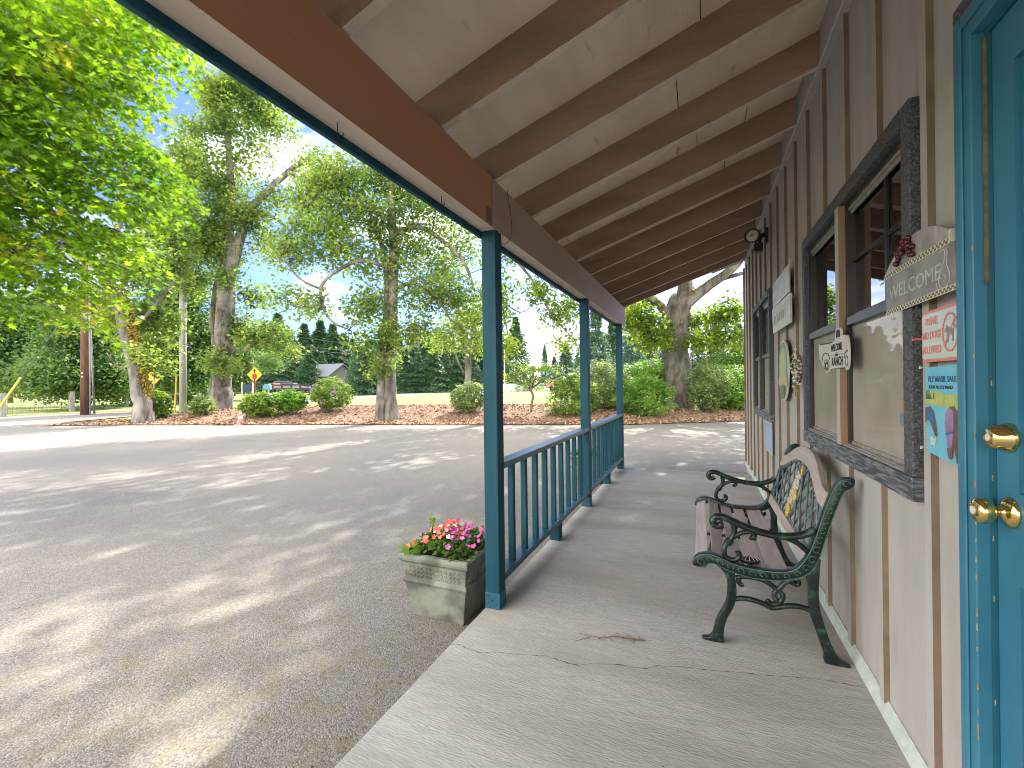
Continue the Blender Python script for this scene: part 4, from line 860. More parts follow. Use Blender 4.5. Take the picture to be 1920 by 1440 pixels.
tree('tall_oak', 'tall old oak with a split grey trunk and a long right limb', 'tree', tuple(p),
     [([(409, 796), (413, 745), (417, 700), (419, 640), (424, 560), (430, 500), (436, 455)], [.95, .74, .62, .56, .58, .50, .40], d),
      ([(430, 520), (428, 420), (433, 360), (431, 300), (425, 245), (418, 200), (436, 150), (434, 110)], [.42, .30, .26, .22, .18, .15, .1, .04], d),
      ([(434, 500), (452, 440), (468, 395), (498, 362), (540, 322), (575, 298), (600, 300)], [.38, .30, .26, .22, .18, .14, .06], d),
      ([(540, 320), (575, 342), (610, 360), (640, 365)], [.14, .11, .08, .04], d), ([(470, 395), (515, 408), (545, 435), (560, 460)], [.14, .11, .08, .04], d),
      ([(404, 650), (400, 600), (404, 550), (410, 500)], [.26, .24, .22, .16], 27.3), ([(425, 255), (455, 215), (500, 235)], [.12, .08, .03], d), ([(422, 640), (450, 660), (490, 640), (530, 650)], [.14, .1, .08, .04], 26)],
     [(440, 150, 48, 34, d, 42), (395, 175, 45, 26, d, 26), (478, 190, 48, 34, d, 36), (425, 220, 50, 34, d, 34), (520, 238, 52, 24, d, 24), (372, 240, 44, 18, d, 16), (475, 268, 30, 34, d, 12), (415, 345, 44, 26, d, 26), (430, 395, 56, 40, d, 52), (400, 445, 44, 34, 27, 34), (478, 420, 40, 26, d, 20), (420, 480, 40, 26, 27, 22), (575, 300, 30, 24, d, 10), (530, 380, 44, 22, d, 12), (600, 345, 34, 20, d, 12),
      (425, 520, 20, 18, 25.4, 8), (412, 680, 28, 18, 25.3, 16), (350, 520, 46, 44, 27.5, 34), (362, 450, 34, 38, 27.5, 24), (470, 560, 40, 24, 27, 16), (500, 628, 54, 24, 26, 26), (455, 615, 34, 30, 26.5, 20), (535, 658, 24, 11, 26, 7), (500, 95, 40, 30, d, 12), (385, 300, 40, 36, d, 14), (470, 330, 40, 24, d, 10), (345, 320, 34, 60, 27, 22), (355, 400, 36, 50, 27, 22), (505, 470, 40, 26, d, 10), (560, 390, 40, 26, d, 8), (440, 300, 26, 24, d, 7)],
     M_OAK, .185, 52, .42, moss=[(412, 655, 26, .15), (400, 590, 26.6, .12), (404, 560, 26.6, .12)], dens=1.15)
d = 16.9; p = PX(726, 772, d); p[2] = gz(p[0], p[1])-.02
tree('twin_trunk_oak', 'twin trunked ivy clad oak standing alone in the middle of the bed', 'tree', tuple(p),
     [([(733, 806), (733, 755), (732, 700), (736, 620), (738, 540), (737, 470), (735, 400), (733, 340), (728, 290), (735, 230)], [.36, .25, .21, .19, .18, .17, .15, .13, .10, .04], d),
      ([(714, 806), (716, 740), (717, 680), (722, 620), (726, 550), (721, 480), (706, 430), (690, 390)], [.28, .20, .15, .13, .12, .10, .08, .04], d+.1),
      ([(724, 500), (680, 488), (635, 505), (603, 535), (608, 580), (628, 606), (655, 617)], [.09, .08, .075, .07, .055, .045, .02], d-.6), ([(737, 440), (785, 425), (835, 455), (872, 495), (890, 545)], [.11, .1, .08, .06, .03], [d, d, d-.5, d-.8, d-1]),
      ([(735, 410), (680, 390), (625, 378), (575, 352)], [.1, .08, .06, .03], d+.3), ([(736, 380), (780, 350), (820, 360)], [.09, .06, .03], d+.4), ([(738, 545), (775, 530), (820, 560), (845, 600)], [.08, .07, .05, .03], [d, d-.5, d-1, d-1.3]), ([(608, 545), (560, 520), (530, 480)], [.05, .04, .02], d-.4)],
     [(640, 330, 62, 36, d, 40), (722, 330, 66, 50, d+.4, 52), (800, 385, 78, 48, d, 52), (690, 410, 78, 34, d, 34), (600, 400, 58, 36, d+.4, 26), (545, 470, 54, 34, d, 26), (640, 480, 62, 26, d, 22), (760, 470, 70, 44, d+.3, 38), (845, 470, 60, 48, d, 36), (800, 555, 66, 38, d-.5, 30), (700, 560, 44, 34, d, 16), (726, 640, 26, 44, d-.2, 22), (668, 585, 34, 24, d, 12), (585, 570, 44, 22, d-.5, 12), (668, 640, 26, 16, d, 6), (872, 560, 46, 44, d-.6, 24), (790, 620, 44, 26, d-.6, 14), (570, 350, 38, 26, d+.3, 14), (520, 550, 28, 20, d, 6), (716, 690, 14, 18, d-.2, 7), (900, 620, 30, 34, d-.8, 12), (840, 640, 26, 18, d-.8, 7), (735, 230, 90, 54, d, 50), (850, 330, 80, 40, d, 30), (790, 130, 110, 80, d+.5, 16), (620, 440, 64, 30, d, 16), (700, 500, 50, 24, d, 10), (830, 520, 50, 24, d-.3, 10), (560, 420, 40, 24, d, 8), (660, 370, 60, 24, d+.3, 12)],
     M_OAK, .15, 50, .34, dens=1.2)
d = 27.0; p = PX(877, 745, d); p[2] = gz(p[0], p[1])-.02
tree('small_forked_tree', 'small forked tree behind the lone rounded shrub, right of the twin trunk', 'tree', tuple(p),
     [([(877, 760), (877, 720), (877, 670), (874, 635), (866, 600), (870, 560)], [.26, .2, .19, .15, .1, .04], d), ([(879, 670), (892, 645), (903, 620), (915, 590)], [.12, .1, .07, .03], d), ([(870, 700), (856, 670), (848, 640)], [.07, .05, .02], d)],
     [(860, 610, 30, 22, d, 18), (825, 636, 34, 16, d, 12), (890, 590, 30, 26, d, 18), (900, 650, 18, 22, d, 8)], M_OAKY, .17, 44, .38)
d = 19.3; p = PX(1272, 768, d); p[2] = gz(p[0], p[1])-.02
tree('big_right_oak', 'massive oak with three mossy limbs behind the shrubs near the building', 'tree', tuple(p),
     [([(1272, 805), (1272, 745), (1270, 700), (1268, 640), (1270, 590), (1278, 562)], [.98, .68, .61, .57, .56, .53], d),
      ([(1274, 575), (1285, 540), (1280, 500), (1270, 440), (1260, 380)], [.34, .32, .27, .2, .1], d), ([(1282, 572), (1315, 545), (1350, 520), (1378, 498), (1420, 450), (1480, 400)], [.34, .26, .22, .2, .14, .06], d), ([(1266, 640), (1256, 605), (1240, 575), (1215, 555), (1170, 520), (1120, 470)], [.22, .2, .19, .17, .12, .05], [19.3, 19.1, 18.8, 18.5, 18, 17.5]),
      ([(1250, 755), (1250, 690), (1250, 640), (1244, 600)], [.16, .14, .13, .12], 20.2), ([(1345, 525), (1380, 515), (1420, 505)], [.12, .1, .05], 19.5)],
     [(1215, 610, 36, 20, 18.2, 18), (1180, 590, 22, 16, 17.8, 8), (1225, 640, 26, 10, 18.2, 8), (1320, 640, 30, 9, 18.5, 8), (1345, 630, 20, 10, 18.5, 6), (1300, 600, 20, 18, 19.8, 8), (1365, 580, 26, 20, 19, 10), (1385, 640, 10, 14, 18.5, 4), (1350, 600, 24, 12, 19.4, 6), (1200, 575, 20, 14, 18.8, 6)],
     M_OAKY, .18, 46, .34, moss=[(1243, 575, 18.6, .1), (1300, 545, 19, .12)])
# upper crown of the same tree, above the porch roof, shades the drive
big = [o for o in COL.objects if o.name == 'big_right_oak'][0]
cs = []
for _ in range(620):
    v = rng.normal(0, 1, 3); v /= np.linalg.norm(v); v *= random.random()**.4; q = np.array([-.4, 16.8, 9.2])+v*np.array([6.8, 6.6, 4.4])
    if q[2] > 5.2 and q[2] > 1.25+.335*math.hypot(q[0], q[1])*(q[0] > -3.2): cs.append(q)
leaves('upper_crown', clumpify(cs, 42, .5), .24, M_OAKY, big, OAK, .5, .3)
# crown overhanging from the left of post one, belongs to an oak over the bed right of the twin trunk
d = 15.6; p = PX(1003, 765, 22); p[2] = gz(p[0], p[1])
p = PX(926, 770, d); p[2] = gz(p[0], p[1])-.02
tree('arching_oak', 'oak hidden behind the nearest post, its leafy limb arching down to the right', 'tree', tuple(p),
     [([(926, 785), (926, 700), (925, 600), (924, 500), (920, 400), (915, 300), (925, 180)], [.30, .22, .20, .18, .15, .11, .04], d), ([(922, 450), (980, 350), (1050, 280), (1120, 220)], [.1, .08, .06, .03], d), ([(918, 380), (860, 300), (800, 240)], [.1, .07, .03], [d, d-1, d-2]),
      ([(924, 500), (912, 470), (950, 475), (995, 520), (1035, 590), (1080, 640)], [.09, .07, .06, .045, .035, .015], d), ([(935, 560), (975, 585), (1000, 570)], [.03, .02, .01], d), ([(930, 480), (940, 560), (955, 640)], [.05, .035, .015], d)],
     [(935, 560, 18, 60, d, 26), (960, 470, 30, 24, d, 14), (1010, 540, 34, 26, d, 14), (1052, 585, 34, 24, d, 16), (1060, 640, 18, 16, d, 6), (1085, 560, 20, 30, d, 8), (948, 640, 14, 26, d, 8), (920, 250, 130, 80, d, 40), (1060, 200, 110, 90, d-1, 34), (930, 90, 130, 80, d-.5, 46), (1150, 260, 80, 60, d-.5, 14), (800, 250, 60, 50, d-2, 16)], M_OAKY, .14, 36, .30)
# second row: trees behind the road on the left
HR = 'broadleaf trees beyond the road'
def backtree(lab, trunkpx, crowns, lm, d, leaf=.21, per=80, sig=.66, rad=(.35, .28, .15)):
    x, y = trunkpx[0]; p = PX(x, y, d); p[2] = gz(p[0], p[1]); return tree('roadside_tree', lab, 'tree', tuple(p), [(trunkpx, list(rad), d)], crowns, lm, leaf, per, sig, M_BARKM, HR)
backtree('slender grey trunked tree between the leaning oak and the tall oak', [(385, 752), (378, 660), (366, 575), (352, 520)], [(330, 600, 50, 44, 33, 50), (335, 545, 54, 30, 33, 30), (300, 690, 52, 32, 33, 44), (360, 690, 46, 40, 33, 40), (285, 640, 40, 40, 33, 30), (395, 640, 34, 40, 34, 24)], M_OAKD, 34)
backtree('broad dark tree behind the brown utility pole', [(160, 750), (165, 690), (170, 620)], [(165, 640, 80, 60, 42, 110), (120, 700, 80, 38, 41, 80), (210, 700, 60, 40, 41, 60), (180, 575, 70, 30, 43, 40), (230, 625, 40, 45, 43, 30)], M_OAKD, 43, .24, 95, .8)
backtree('dark spreading tree at the left edge beyond the fence', [(20, 755), (15, 690), (10, 620)], [(40, 640, 80, 60, 48, 100), (-60, 640, 80, 80, 48, 60), (70, 700, 60, 35, 46, 50), (60, 590, 70, 30, 48, 40)], M_OAKD, 49, .25, 95, .85)
backtree('low dark tree right of the tall oak trunk', [(470, 745), (470, 700), (468, 660)], [(440, 690, 36, 36, 48, 50), (440, 650, 34, 36, 48, 30), (505, 680, 26, 18, 50, 14)], M_OAKD, 48, .22, 80, .6)
backtree('dark tree filling the gap behind the tall oak', [(330, 745), (335, 700), (340, 650)], [(330, 700, 60, 42, 46, 60), (400, 690, 50, 50, 47, 50), (260, 720, 50, 26, 46, 30)], M_OAKD, 47, .24, 95, .8)
# near maple, upper left
mo = empty('maple_tree', (-7.9, 1.15, -.12), label='bright yellow green maple hanging in from the upper left', cat='tree')
b = MB(); TR = []
def limb(P_, R_): 
    Q = smooth(P_, 5); r = np.interp(np.linspace(0, 1, len(Q)), np.linspace(0, 1, len(R_)), R_); b.tube(Q, list(r), 8, wob=.05); return Q
base = np.array([-7.9, 1.15, -.14]); fork = np.array([-7.8, 1.5, 2.3])
limb([base, (-7.95, 1.25, 1.0), fork], [.20, .16, .15])
sprays = []
def PXd(x, y, d): return PX(x, y, d)
targets = [((40, 140), 6.2), ((160, 110), 6.6), ((260, 95), 6.4), ((200, 200), 6.8), ((90, 240), 6.3), ((280, 270), 6.5), ((180, 310), 6.8), ((60, 350), 6.4), ((300, 360), 6.9), ((220, 400), 6.7), ((110, 430), 6.5), ((250, 450), 7.0), ((30, 470), 6.8), ((150, 500), 7.0), ((60, 530), 6.6), ((190, 540), 7.2), ((-60, 200), 6.0), ((-60, 400), 6.2), ((-80, 520), 6.5), ((-40, 60), 6.0), ((120, 20), 6.5), ((240, 10), 6.6), ((20, 20), 6), ((320, 300), 7.1), ((10, 560), 7.0)]
cent = []
for (px_, d_) in targets:
    T_ = PXd(*px_, d_); m1 = fork*.55+T_*.45+np.array([0, 0, .55]); m2 = fork*.2+T_*.8+np.array([0, 0, .30]); Q = limb([fork, m1, m2, T_], [.05, .034, .02, .007])
    sprays.append(Q)
b.build('trunk', mat('maple bark', (.09, .075, .06), .9, (.16, .14, .12), 9, .6, 20), mo, smooth=True)
tw = MB(); LC = []; LD = []
side_ = rt*.0
def spray(p0, dirv, length, nleaf):
    """a flat, drooping fan of leaves"""
    dirv = dirv/np.linalg.norm(dirv); lat = np.cross(dirv, [0, 0, 1]); lat /= np.linalg.norm(lat)+1e-9
    pts = []
    for t in np.linspace(0, 1, 5): pts.append(p0+dirv*length*t+np.array([0, 0, -.30*length*t*t]))
    tw.tube(pts, [.006, .005, .004, .003, .0015], 4)
    for _ in range(nleaf):
        t = random.random()**.8; w_ = random.gauss(0, .13)*(1.15-.5*t); q = p0+dirv*length*t+lat*w_*1.3+np.array([0, 0, -.30*length*t*t-abs(w_)*.35+random.gauss(0, .022)])
        LC.append(q); LD.append(dirv*.8+lat*np.sign(w_)*.5+np.array([0, 0, -.75]))
right = np.array([_r[0], _r[1], 0])
def inside(p):
    v = p-np.array([0, 0, H]); dd = v@fw
    x = 960+F*(v@rt)/dd; y = 719.5-F*(v@up)/dd; return x, y
def xlim(y): return np.interp(y, [-60, 60, 110, 160, 230, 270, 340, 400, 450, 500, 560, 600], [345, 345, 325, 275, 260, 330, 340, 300, 290, 250, 215, 60])
cnt = 0
for _ in range(2600):
    x = random.uniform(-240, 330); y = random.uniform(-80, 585); lim = xlim(y)-40
    if x > lim: continue
    if y > 480 and random.random() < .35: continue
    if 330 < y < 560 and (math.sin(x*.02+y*.045)+math.sin(y*.09)) < -.9: continue
    d_ = random.uniform(5.6, 7.9); p0 = PX(x, y, d_); dv = right*random.uniform(.5, 1.1)+np.array([_u[0], _u[1], 0])+np.array([fw[0], fw[1], 0])*random.uniform(-.5, .5)+np.array([0, 0, -.25])
    spray(p0, dv, random.uniform(.25, .55), 27); cnt += 1
    if cnt > 1500: break
tw.build('branches', M_TWIG, mo)
leaves('crown', np.array(LC), .064, M_MAPLE, mo, MAPLE, .9, .4, hdir=np.array(LD), jit=.4, origin=(-7.6, 2.6, -.12))
# ---------------------------------------------------------------- shrubs
def shrub(lab, x, y, rx, ry, base, lm, group, per=8, nros=260, leaf=.13, flowers=0, stems=True, name='rhododendron', fcol=None, dsh=0):
    g, d = hit(*base); d += dsh; gp = PX(base[0], base[1], d); gp[2] = gz(gp[0], gp[1]); o = empty(name, tuple(gp), label=lab, cat='shrub', group=group)
    c = PX(x, y, d); sx_, sz_ = rx*d/F*ccos(x)**2*1.06, ry*d/F*ccos(x)*1.06; ros = []; sb = MB(); nros = int(nros*1.5)
    lob = [(rng.normal(0, 1, 3), random.uniform(.10, .26)) for _ in range(9)]; lob = [(v/np.linalg.norm(v), a) for v, a in lob]
    for _ in range(nros):
        v = rng.normal(0, 1, 3); v /= np.linalg.norm(v); k = random.random()**.28; bmp = 1+sum(a*max(0, v@l)**6 for l, a in lob)*1.3-.12
        q = c+v*np.array([sx_, sx_*.85, sz_])*k*bmp
        if q[2] < gp[2]+.06: q[2] = gp[2]+random.uniform(.06, .25)
        ros.append(q)
    if stems:
        for _ in range(9):
            q = ros[random.randrange(len(ros))]; m1 = gp*.5+q*.5+np.array([0, 0, -.05]); sb.tube([gp+rng.normal(0, .07, 3)*[1, 1, 0]-[0, 0, .03], m1, q], [.03, .022, .008], 6)
        sb.build('stems', M_TWIG, o)
    R = np.array(ros); n = len(R); a = rng.uniform(0, 2*PI, (n, per)); hd = np.stack([np.cos(a), np.sin(a), rng.uniform(-.25, .5, (n, per))], 2).reshape(-1, 3)
    Cn = (R[:, None, :]+rng.normal(0, .03, (n, per, 3))).reshape(-1, 3)
    leaves('foliage', Cn, leaf, lm, o, LONG, 1.0, 0, hdir=hd, jit=.15, origin=tuple(gp))
    if flowers:
        fb = MB()
        for _ in range(flowers):
            v = rng.normal(0, 1, 3); v[1] = -abs(v[1]); v /= np.linalg.norm(v); q = c+v*np.array([sx_, sx_*.85, sz_])*1.0
            for _ in range(6): fb.ball(q+rng.normal(0, .035, 3), .028, 6)
        fb.build('blossoms', fcol, o)
    return o
GR = 'rhododendrons along the mulch bed'
M_PUR = mat('purple blossom', (.24, .09, .42), .6, (.38, .20, .55), 10)
shrub('loose yellow green rhododendron in front of the leaning oak', 296, 756, 32, 24, (298, 785), M_RHO, GR, nros=170, leaf=.17)
shrub('low pale rhododendron beside the grey pole', 379, 760, 27, 15, (388, 778), M_RHOG, GR, nros=150, leaf=.15)
shrub('spreading rhododendron just behind the traffic cone', 482, 758, 40, 21, (480, 784), M_RHO, GR, nros=240, leaf=.16)
shrub('compact dark rhododendron next to the purple flowering one', 547, 752, 34, 19, (545, 778), M_RHOD, GR, nros=230, leaf=.15)
shrub('round rhododendron dotted with purple flowers', 620, 738, 44, 27, (610, 774), M_RHO, GR, nros=380, leaf=.14, flowers=11, fcol=M_PUR)
shrub('lone rounded grey green rhododendron left of the nearest post', 876, 744, 36, 24, (882, 774), M_RHOG, GR, nros=300, leaf=.13)
shrub('bushy rhododendron at the left of the big clump, behind the middle post', 1072, 736, 42, 39, (1072, 778), M_RHO, GR, nros=420, leaf=.13)
shrub('large pale topped rhododendron between the middle and far posts', 1134, 726, 56, 48, (1135, 772), M_RHOG, GR, nros=620, leaf=.14, dsh=.8)
shrub('rounded low green shrub in front of the big oak', 1206, 742, 50, 38, (1205, 778), M_RHOD, GR, nros=520, leaf=.12)
shrub('tall green laurel shrub behind the low one, left of the big oak', 1225, 710, 62, 38, (1225, 765), M_RHOD, GR, nros=700, leaf=.14, dsh=1.6)
shrub('white tinged variegated shrub directly right of the big oak', 1326, 724, 40, 48, (1322, 770), M_RHOG, GR, nros=520, leaf=.13, dsh=-.3)
shrub('bright green laurel hedge end beside the building corner', 1376, 738, 46, 40, (1372, 772), M_RHOD, GR, nros=620, leaf=.14, dsh=.6)
shrub('lime green shrub behind the hedge by the building', 1345, 722, 34, 16, (1350, 762), M_LIME, GR, nros=300, leaf=.16, dsh=3)
shrub('bright lime bush at the far left beyond the fence', 12, 695, 42, 50, (12, 748), M_LIME, 'bushes beyond the road', nros=800, leaf=.26, stems=False, name='roadside_bush')
shrub('dark bush behind the wire fence', 265, 735, 36, 18, (265, 757), M_RHOD, 'bushes beyond the road', nros=300, leaf=.26, stems=False, name='roadside_bush')
shrub('dark bush right of the grey pole behind the wooden rail', 355, 735, 34, 18, (355, 757), M_RHOD, 'bushes beyond the road', nros=300, leaf=.26, stems=False, name='roadside_bush')
# sapling
g, d = hit(997, 772); o = empty('crooked_sapling', tuple(g), label='small crooked sapling with a thin bent trunk, right of the nearest post', cat='sapling')
b = MB(); P_ = [PX(x, y, d) for x, y in ((996, 776), (997, 755), (1000, 742), (995, 730), (993, 715), (1000, 700), (998, 685))]; b.tube(smooth(P_, 4), .045, 8)
for e_ in ((960, 712), (1030, 715), (1040, 700), (975, 690), (1015, 690), (950, 705)): b.tube([P_[3], (P_[3]+PX(*e_, d))/2+[0, 0, .1], PX(*e_, d)], [.025, .018, .006], 5)
b.build('trunk', M_BARKM, o, smooth=True); cs = []
for (x, y, rx, ry, n) in ((965, 708, 22, 6, 18), (1000, 690, 30, 6, 22), (1035, 690, 22, 7, 18), (990, 720, 26, 6, 16), (985, 700, 30, 8, 20), (1010, 712, 18, 5, 10), (960, 680, 16, 4, 6)):
    for _ in range(n): v = rng.normal(0, .6, 3); cs.append(PX(x, y, d)+v*np.array([rx*d/F, rx*d/F, ry*d/F]))
leaves('crown', clumpify(cs, 12, .13, .5), .10, M_RHO, o, MAPLE, .9, .3)
# ---------------------------------------------------------------- conifers
CG = 'conifers of the far treeline'
def conifer_mesh(lm, seed, slim=.26, dens=6500):
    r_ = np.random.default_rng(seed); C = []; D = []; n = dens
    lv = np.sort(r_.random(120)**1.1)
    for _ in range(n):
        h = lv[r_.integers(120)]; az = (r_.integers(7)*.9+h*137) % (2*PI)+r_.normal(0, .20); R_ = slim*(1-h)**1.05*(.80+.26*math.sin(h*47+az*3))+.004; q = r_.random()**.5*R_
        C.append((q*math.cos(az), q*math.sin(az), .05+h*.95-q*.45+r_.normal(0, .010))); D.append((math.cos(az), math.sin(az), -.35))
    C = np.array(C); D = np.array(D); global rng; keep = rng; rng = r_
    o = leaves('crown', C, .027, lm, None, LONG*np.array([1.6, 1]), .9, 0, hdir=D, jit=.35); rng = keep
    b = MB(); b.tube([(0, 0, -.02), (0, 0, .5), (0, 0, .97)], [.016, .010, .002], 7); t_ = b.build('trunk', M_BARKM)
    return o, t_
PROT = []
for i, (lm, s, sl, dn) in enumerate(((M_CON, 1, .27, 10000), (M_CONB, 2, .32, 10000), (M_CON, 3, .42, 12000))):
    PROT.append(conifer_mesh(lm, s, sl, dn))
used_ = [False]*3
def conifer(k, x, ybase, ytop, d, lab, group=CG, wx=1, name='conifer'):
    p = PX(x, ybase, d); p[2] = gz(p[0], p[1]); top = PX(x, ytop, d)[2]; hh = top-p[2]
    o = empty(name, tuple(p), label=lab, cat='conifer', group=group); o.scale = (hh*wx, hh*wx, hh); o.rotation_euler[2] = random.uniform(0, 6)
    for src in PROT[k]:
        c = src if not used_[k] else src.copy()
        if used_[k]: COL.objects.link(c)
        c.parent = o
    used_[k] = True; return o
rows = [(452, 618, 96, 0), (478, 628, 100, 1), (498, 612, 104, 0), (522, 592, 98, 0), (545, 622, 102, 1), (572, 612, 96, 0), (590, 630, 106, 1), (602, 606, 100, 0), (625, 612, 95, 0), (645, 628, 98, 1), (662, 640, 104, 0), (682, 650, 92, 0), (700, 640, 84, 1), (722, 625, 80, 0), (748, 632, 78, 0), (775, 618, 76, 1), (800, 628, 74, 0), (822, 620, 72, 0), (846, 632, 72, 1), (868, 618, 70, 0), (890, 625, 70, 0), (912, 610, 70, 1)]
nth = ['first', 'second', 'third', 'fourth', 'fifth', 'sixth', 'seventh', 'eighth', 'ninth', 'tenth', 'eleventh', 'twelfth', 'thirteenth', 'fourteenth', 'fifteenth', 'sixteenth', 'seventeenth', 'eighteenth', 'nineteenth', 'twentieth', 'twenty-first', 'twenty-second']
for i, (x, yt, d, k) in enumerate(rows): conifer(k, x, 715, yt-4, d, f'{nth[i]} conifer from the left in the far treeline behind the black fence', wx=1.65)
for (x, yt, d, k, lab, wx) in ((968, 592, 62, 2, 'broad dark fir just right of the nearest post, across the lawn', 1.1), (940, 620, 66, 2, 'dark fir partly hidden by the nearest post', 1), (1022, 646, 120, 0, 'distant slim fir above the parked cars', .9), (1062, 640, 105, 2, 'distant broad fir left of the middle post', 1.3), (1040, 668, 110, 1, 'low distant fir above the sapling', 1.5), (1084, 660, 95, 1, 'distant fir beside the middle post', 1.2),
                          (1118, 560, 40, 1, 'large blue green fir seen between the middle and far posts', .95), (1150, 590, 44, 2, 'full dark fir left of the far post', .9), (1185, 570, 46, 1, 'tall fir right of the far post', .9), (1215, 600, 50, 2, 'dark fir behind the left limb of the big oak', .9), (1098, 610, 46, 2, 'fir touching the middle post on its right', .9), (1250, 615, 48, 2, 'fir hidden behind the big oak trunk', .9), (1310, 600, 46, 1, 'grey green pine right of the big oak trunk', .9), (1345, 610, 44, 2, 'broad grey green pine above the arborvitae row', 1.2), (1385, 596, 46, 1, 'grey green pine against the building corner', 1.1)):
    conifer(k, x, 722, yt, d, lab, 'firs and pines behind the shrubs', wx)
rows2 = [(462, 652, 88, 2), (488, 662, 86, 1), (512, 648, 90, 2), (534, 660, 86, 2), (556, 650, 88, 1), (580, 656, 84, 2), (604, 660, 90, 1), (628, 664, 99, 2), (652, 668, 99, 2), (672, 648, 58, 1), (692, 634, 56, 2), (708, 655, 58, 1), (760, 652, 60, 2), (785, 660, 60, 1), (812, 650, 60, 2), (838, 662, 62, 1), (862, 655, 62, 2), (888, 664, 62, 1)]
for i, (x, yt, d, k) in enumerate(rows2): conifer(k, x, 716, yt, d, f'{nth[i]} low bushy conifer from the left, in front of the tall treeline', 'low conifers in front of the treeline', 1.5)
# small fruit-green tree, arborvitae
shrub('small bright yellow green tree before the grey barn roof', 612, 694, 17, 18, (612, 714), M_YEL, 'small trees beyond the black fence', nros=300, leaf=.5, stems=False, name='young_tree')
def arb(x, i):
    d = 36; p = PX(x, 722, d); p[2] = gz(p[0], p[1]); o = empty('arborvitae', tuple(p), label=f'{nth[i]} narrow arborvitae from the left in the row before the white roof', cat='hedge tree', group='row of narrow arborvitae')
    hh = H+(718-668)*d/F-p[2]-random.uniform(0, .25); C = []
    for _ in range(1300): h = random.random(); a = random.uniform(0, 2*PI); r = .36*(1-h**2.2)**.6*random.uniform(.75, 1.05); C.append((p[0]+r*math.cos(a), p[1]+r*math.sin(a), p[2]+h*hh))
    leaves('foliage', C, .16, M_ARB, o, LONG*np.array([1.6, 1]), .1, -1.5, origin=tuple(p)); MB().tube([p, p+[0, 0, hh*.7]], .04, 6).build('trunk', M_TWIG, o)
for i, x in enumerate((1334, 1346, 1357, 1367.5, 1377.5, 1388, 1399)): arb(x, i)
# ---------------------------------------------------------------- poles, wires, signs, fences
def ptop(x, yb, yt, d): p = PX(x, yb, d); p[2] = gz(p[0], p[1]); return p, PX(x, yt, d)
M_PB_ = mat('creosote pole', (.16, .07, .045), .9, (.07, .035, .025), 5, .6, 12, stretch=(1, 1, .2), bdist=.03); M_PG = mat('weathered grey pole', (.34, .34, .345), .85, (.22, .22, .225), 6, .5, 14, stretch=(1, 1, .15), bdist=.02)
p, t = ptop(160, 771, 480, 33); o = empty('utility_pole', tuple(p), label='red brown utility pole beyond the road on the left', cat='pole')
MB().tube([p-[0, 0, .1], (p+t)/2, t], [.22, .19, .16], 12).build('shaft', M_PB_, o, smooth=True); r_ = np.array([_r[0], _r[1], 0])
MB().tube([p+r_*.26, t+r_*.21], .045, 8).build('conduit', M_PG, o, smooth=True)
b = MB(); 
for z in (1.05, 1.25): b.add([tuple(p-r_*(-.02)+[0, 0, z+1.0]-np.array([fw[0], fw[1], 0])*.235), tuple(p+r_*.12+[0, 0, z+1.0]-np.array([fw[0], fw[1], 0])*.22), tuple(p+r_*.12+[0, 0, z+1.06]-np.array([fw[0], fw[1], 0])*.22), tuple(p-r_*(-.02)+[0, 0, z+1.06]-np.array([fw[0], fw[1], 0])*.235)], [(0, 1, 2, 3)])
b.build('tag_plate', M_WHITE, o)
MB().tube([t-r_*1.1+[0, 0, -.5], t+r_*1.1+[0, 0, -.5]], .06, 6).build('cross_arm', M_PB_, o)
p2, t2 = ptop(177, 770, 617, 33.5); o = empty('slim_pole', tuple(p2), label='thin leaning pale pole right of the brown utility pole', cat='pole'); MB().tube([p2-[0, 0, .1], t2-r_*.2], [.055, .035], 8).build('shaft', M_PG, o, smooth=True)
p3, t3 = ptop(343, 766, 500, 27.5); o = empty('grey_pole', tuple(p3), label='smooth pale grey pole in the bed left of the tall oak', cat='pole'); MB().tube([p3-[0, 0, .1], t3], [.165, .14], 14).build('shaft', M_PG, o, smooth=True)
def wire(name, pl, r, lab, group='overhead wires'):
    P_ = [PX(x, y, d) for x, y, d in pl]; b = MB(); b.tube(smooth(P_, 5), r, 5); m_ = MATS.get('wire') or mat('wire', (.09, .09, .095), .9); return tag(b.build('overhead_wire', m_), lab, 'wire', group)
wire('w', [(-120, 590, 34), (160, 598, 33), (300, 615, 40), (440, 640, 52), (560, 655, 66), (740, 668, 85), (906, 672, 100), (1110, 682, 130)], .035, 'thick overhead cable low over the road, lowest of the wires')
wire('w', [(-120, 585, 34), (160, 585, 33), (300, 600, 40), (440, 627, 52), (560, 648, 66), (740, 663, 85), (906, 668, 100), (1110, 676, 130)], .028, 'overhead cable just above the lowest one')
wire('w', [(-120, 570, 34), (160, 566, 33), (400, 597, 46), (560, 632, 66), (740, 652, 85), (906, 660, 100)], .018, 'thin overhead wire, third from the bottom')
wire('w', [(160, 545, 33), (400, 575, 46), (560, 615, 66), (740, 640, 85), (906, 652, 100)], .018, 'uppermost thin wire running with the road')
wire('w', [(343, 560, 27.5), (500, 569, 22), (690, 555, 15), (790, 540, 11), (900, 505, 7.5), (960, 470, 6.5)], .008, 'thin service wire sweeping up towards the porch', 'service wires')
a0 = PX(155, 545, 33); a1 = PX(0, 762, 30.5); a2 = a1+(a1-a0)*.06; k = .78; am = a0*(1-k)+a1*k
o = empty('guy_wire', tuple(a1), label='slanting guy wire with a yellow guard at its foot, far left', cat='guy wire'); MB().tube([a0, am], .018, 5).build('cable', MATS['wire'], o); MB().tube([am, a2], .045, 6).build('guard', mat('yellow guard', (.62, .42, .03), .5), o)
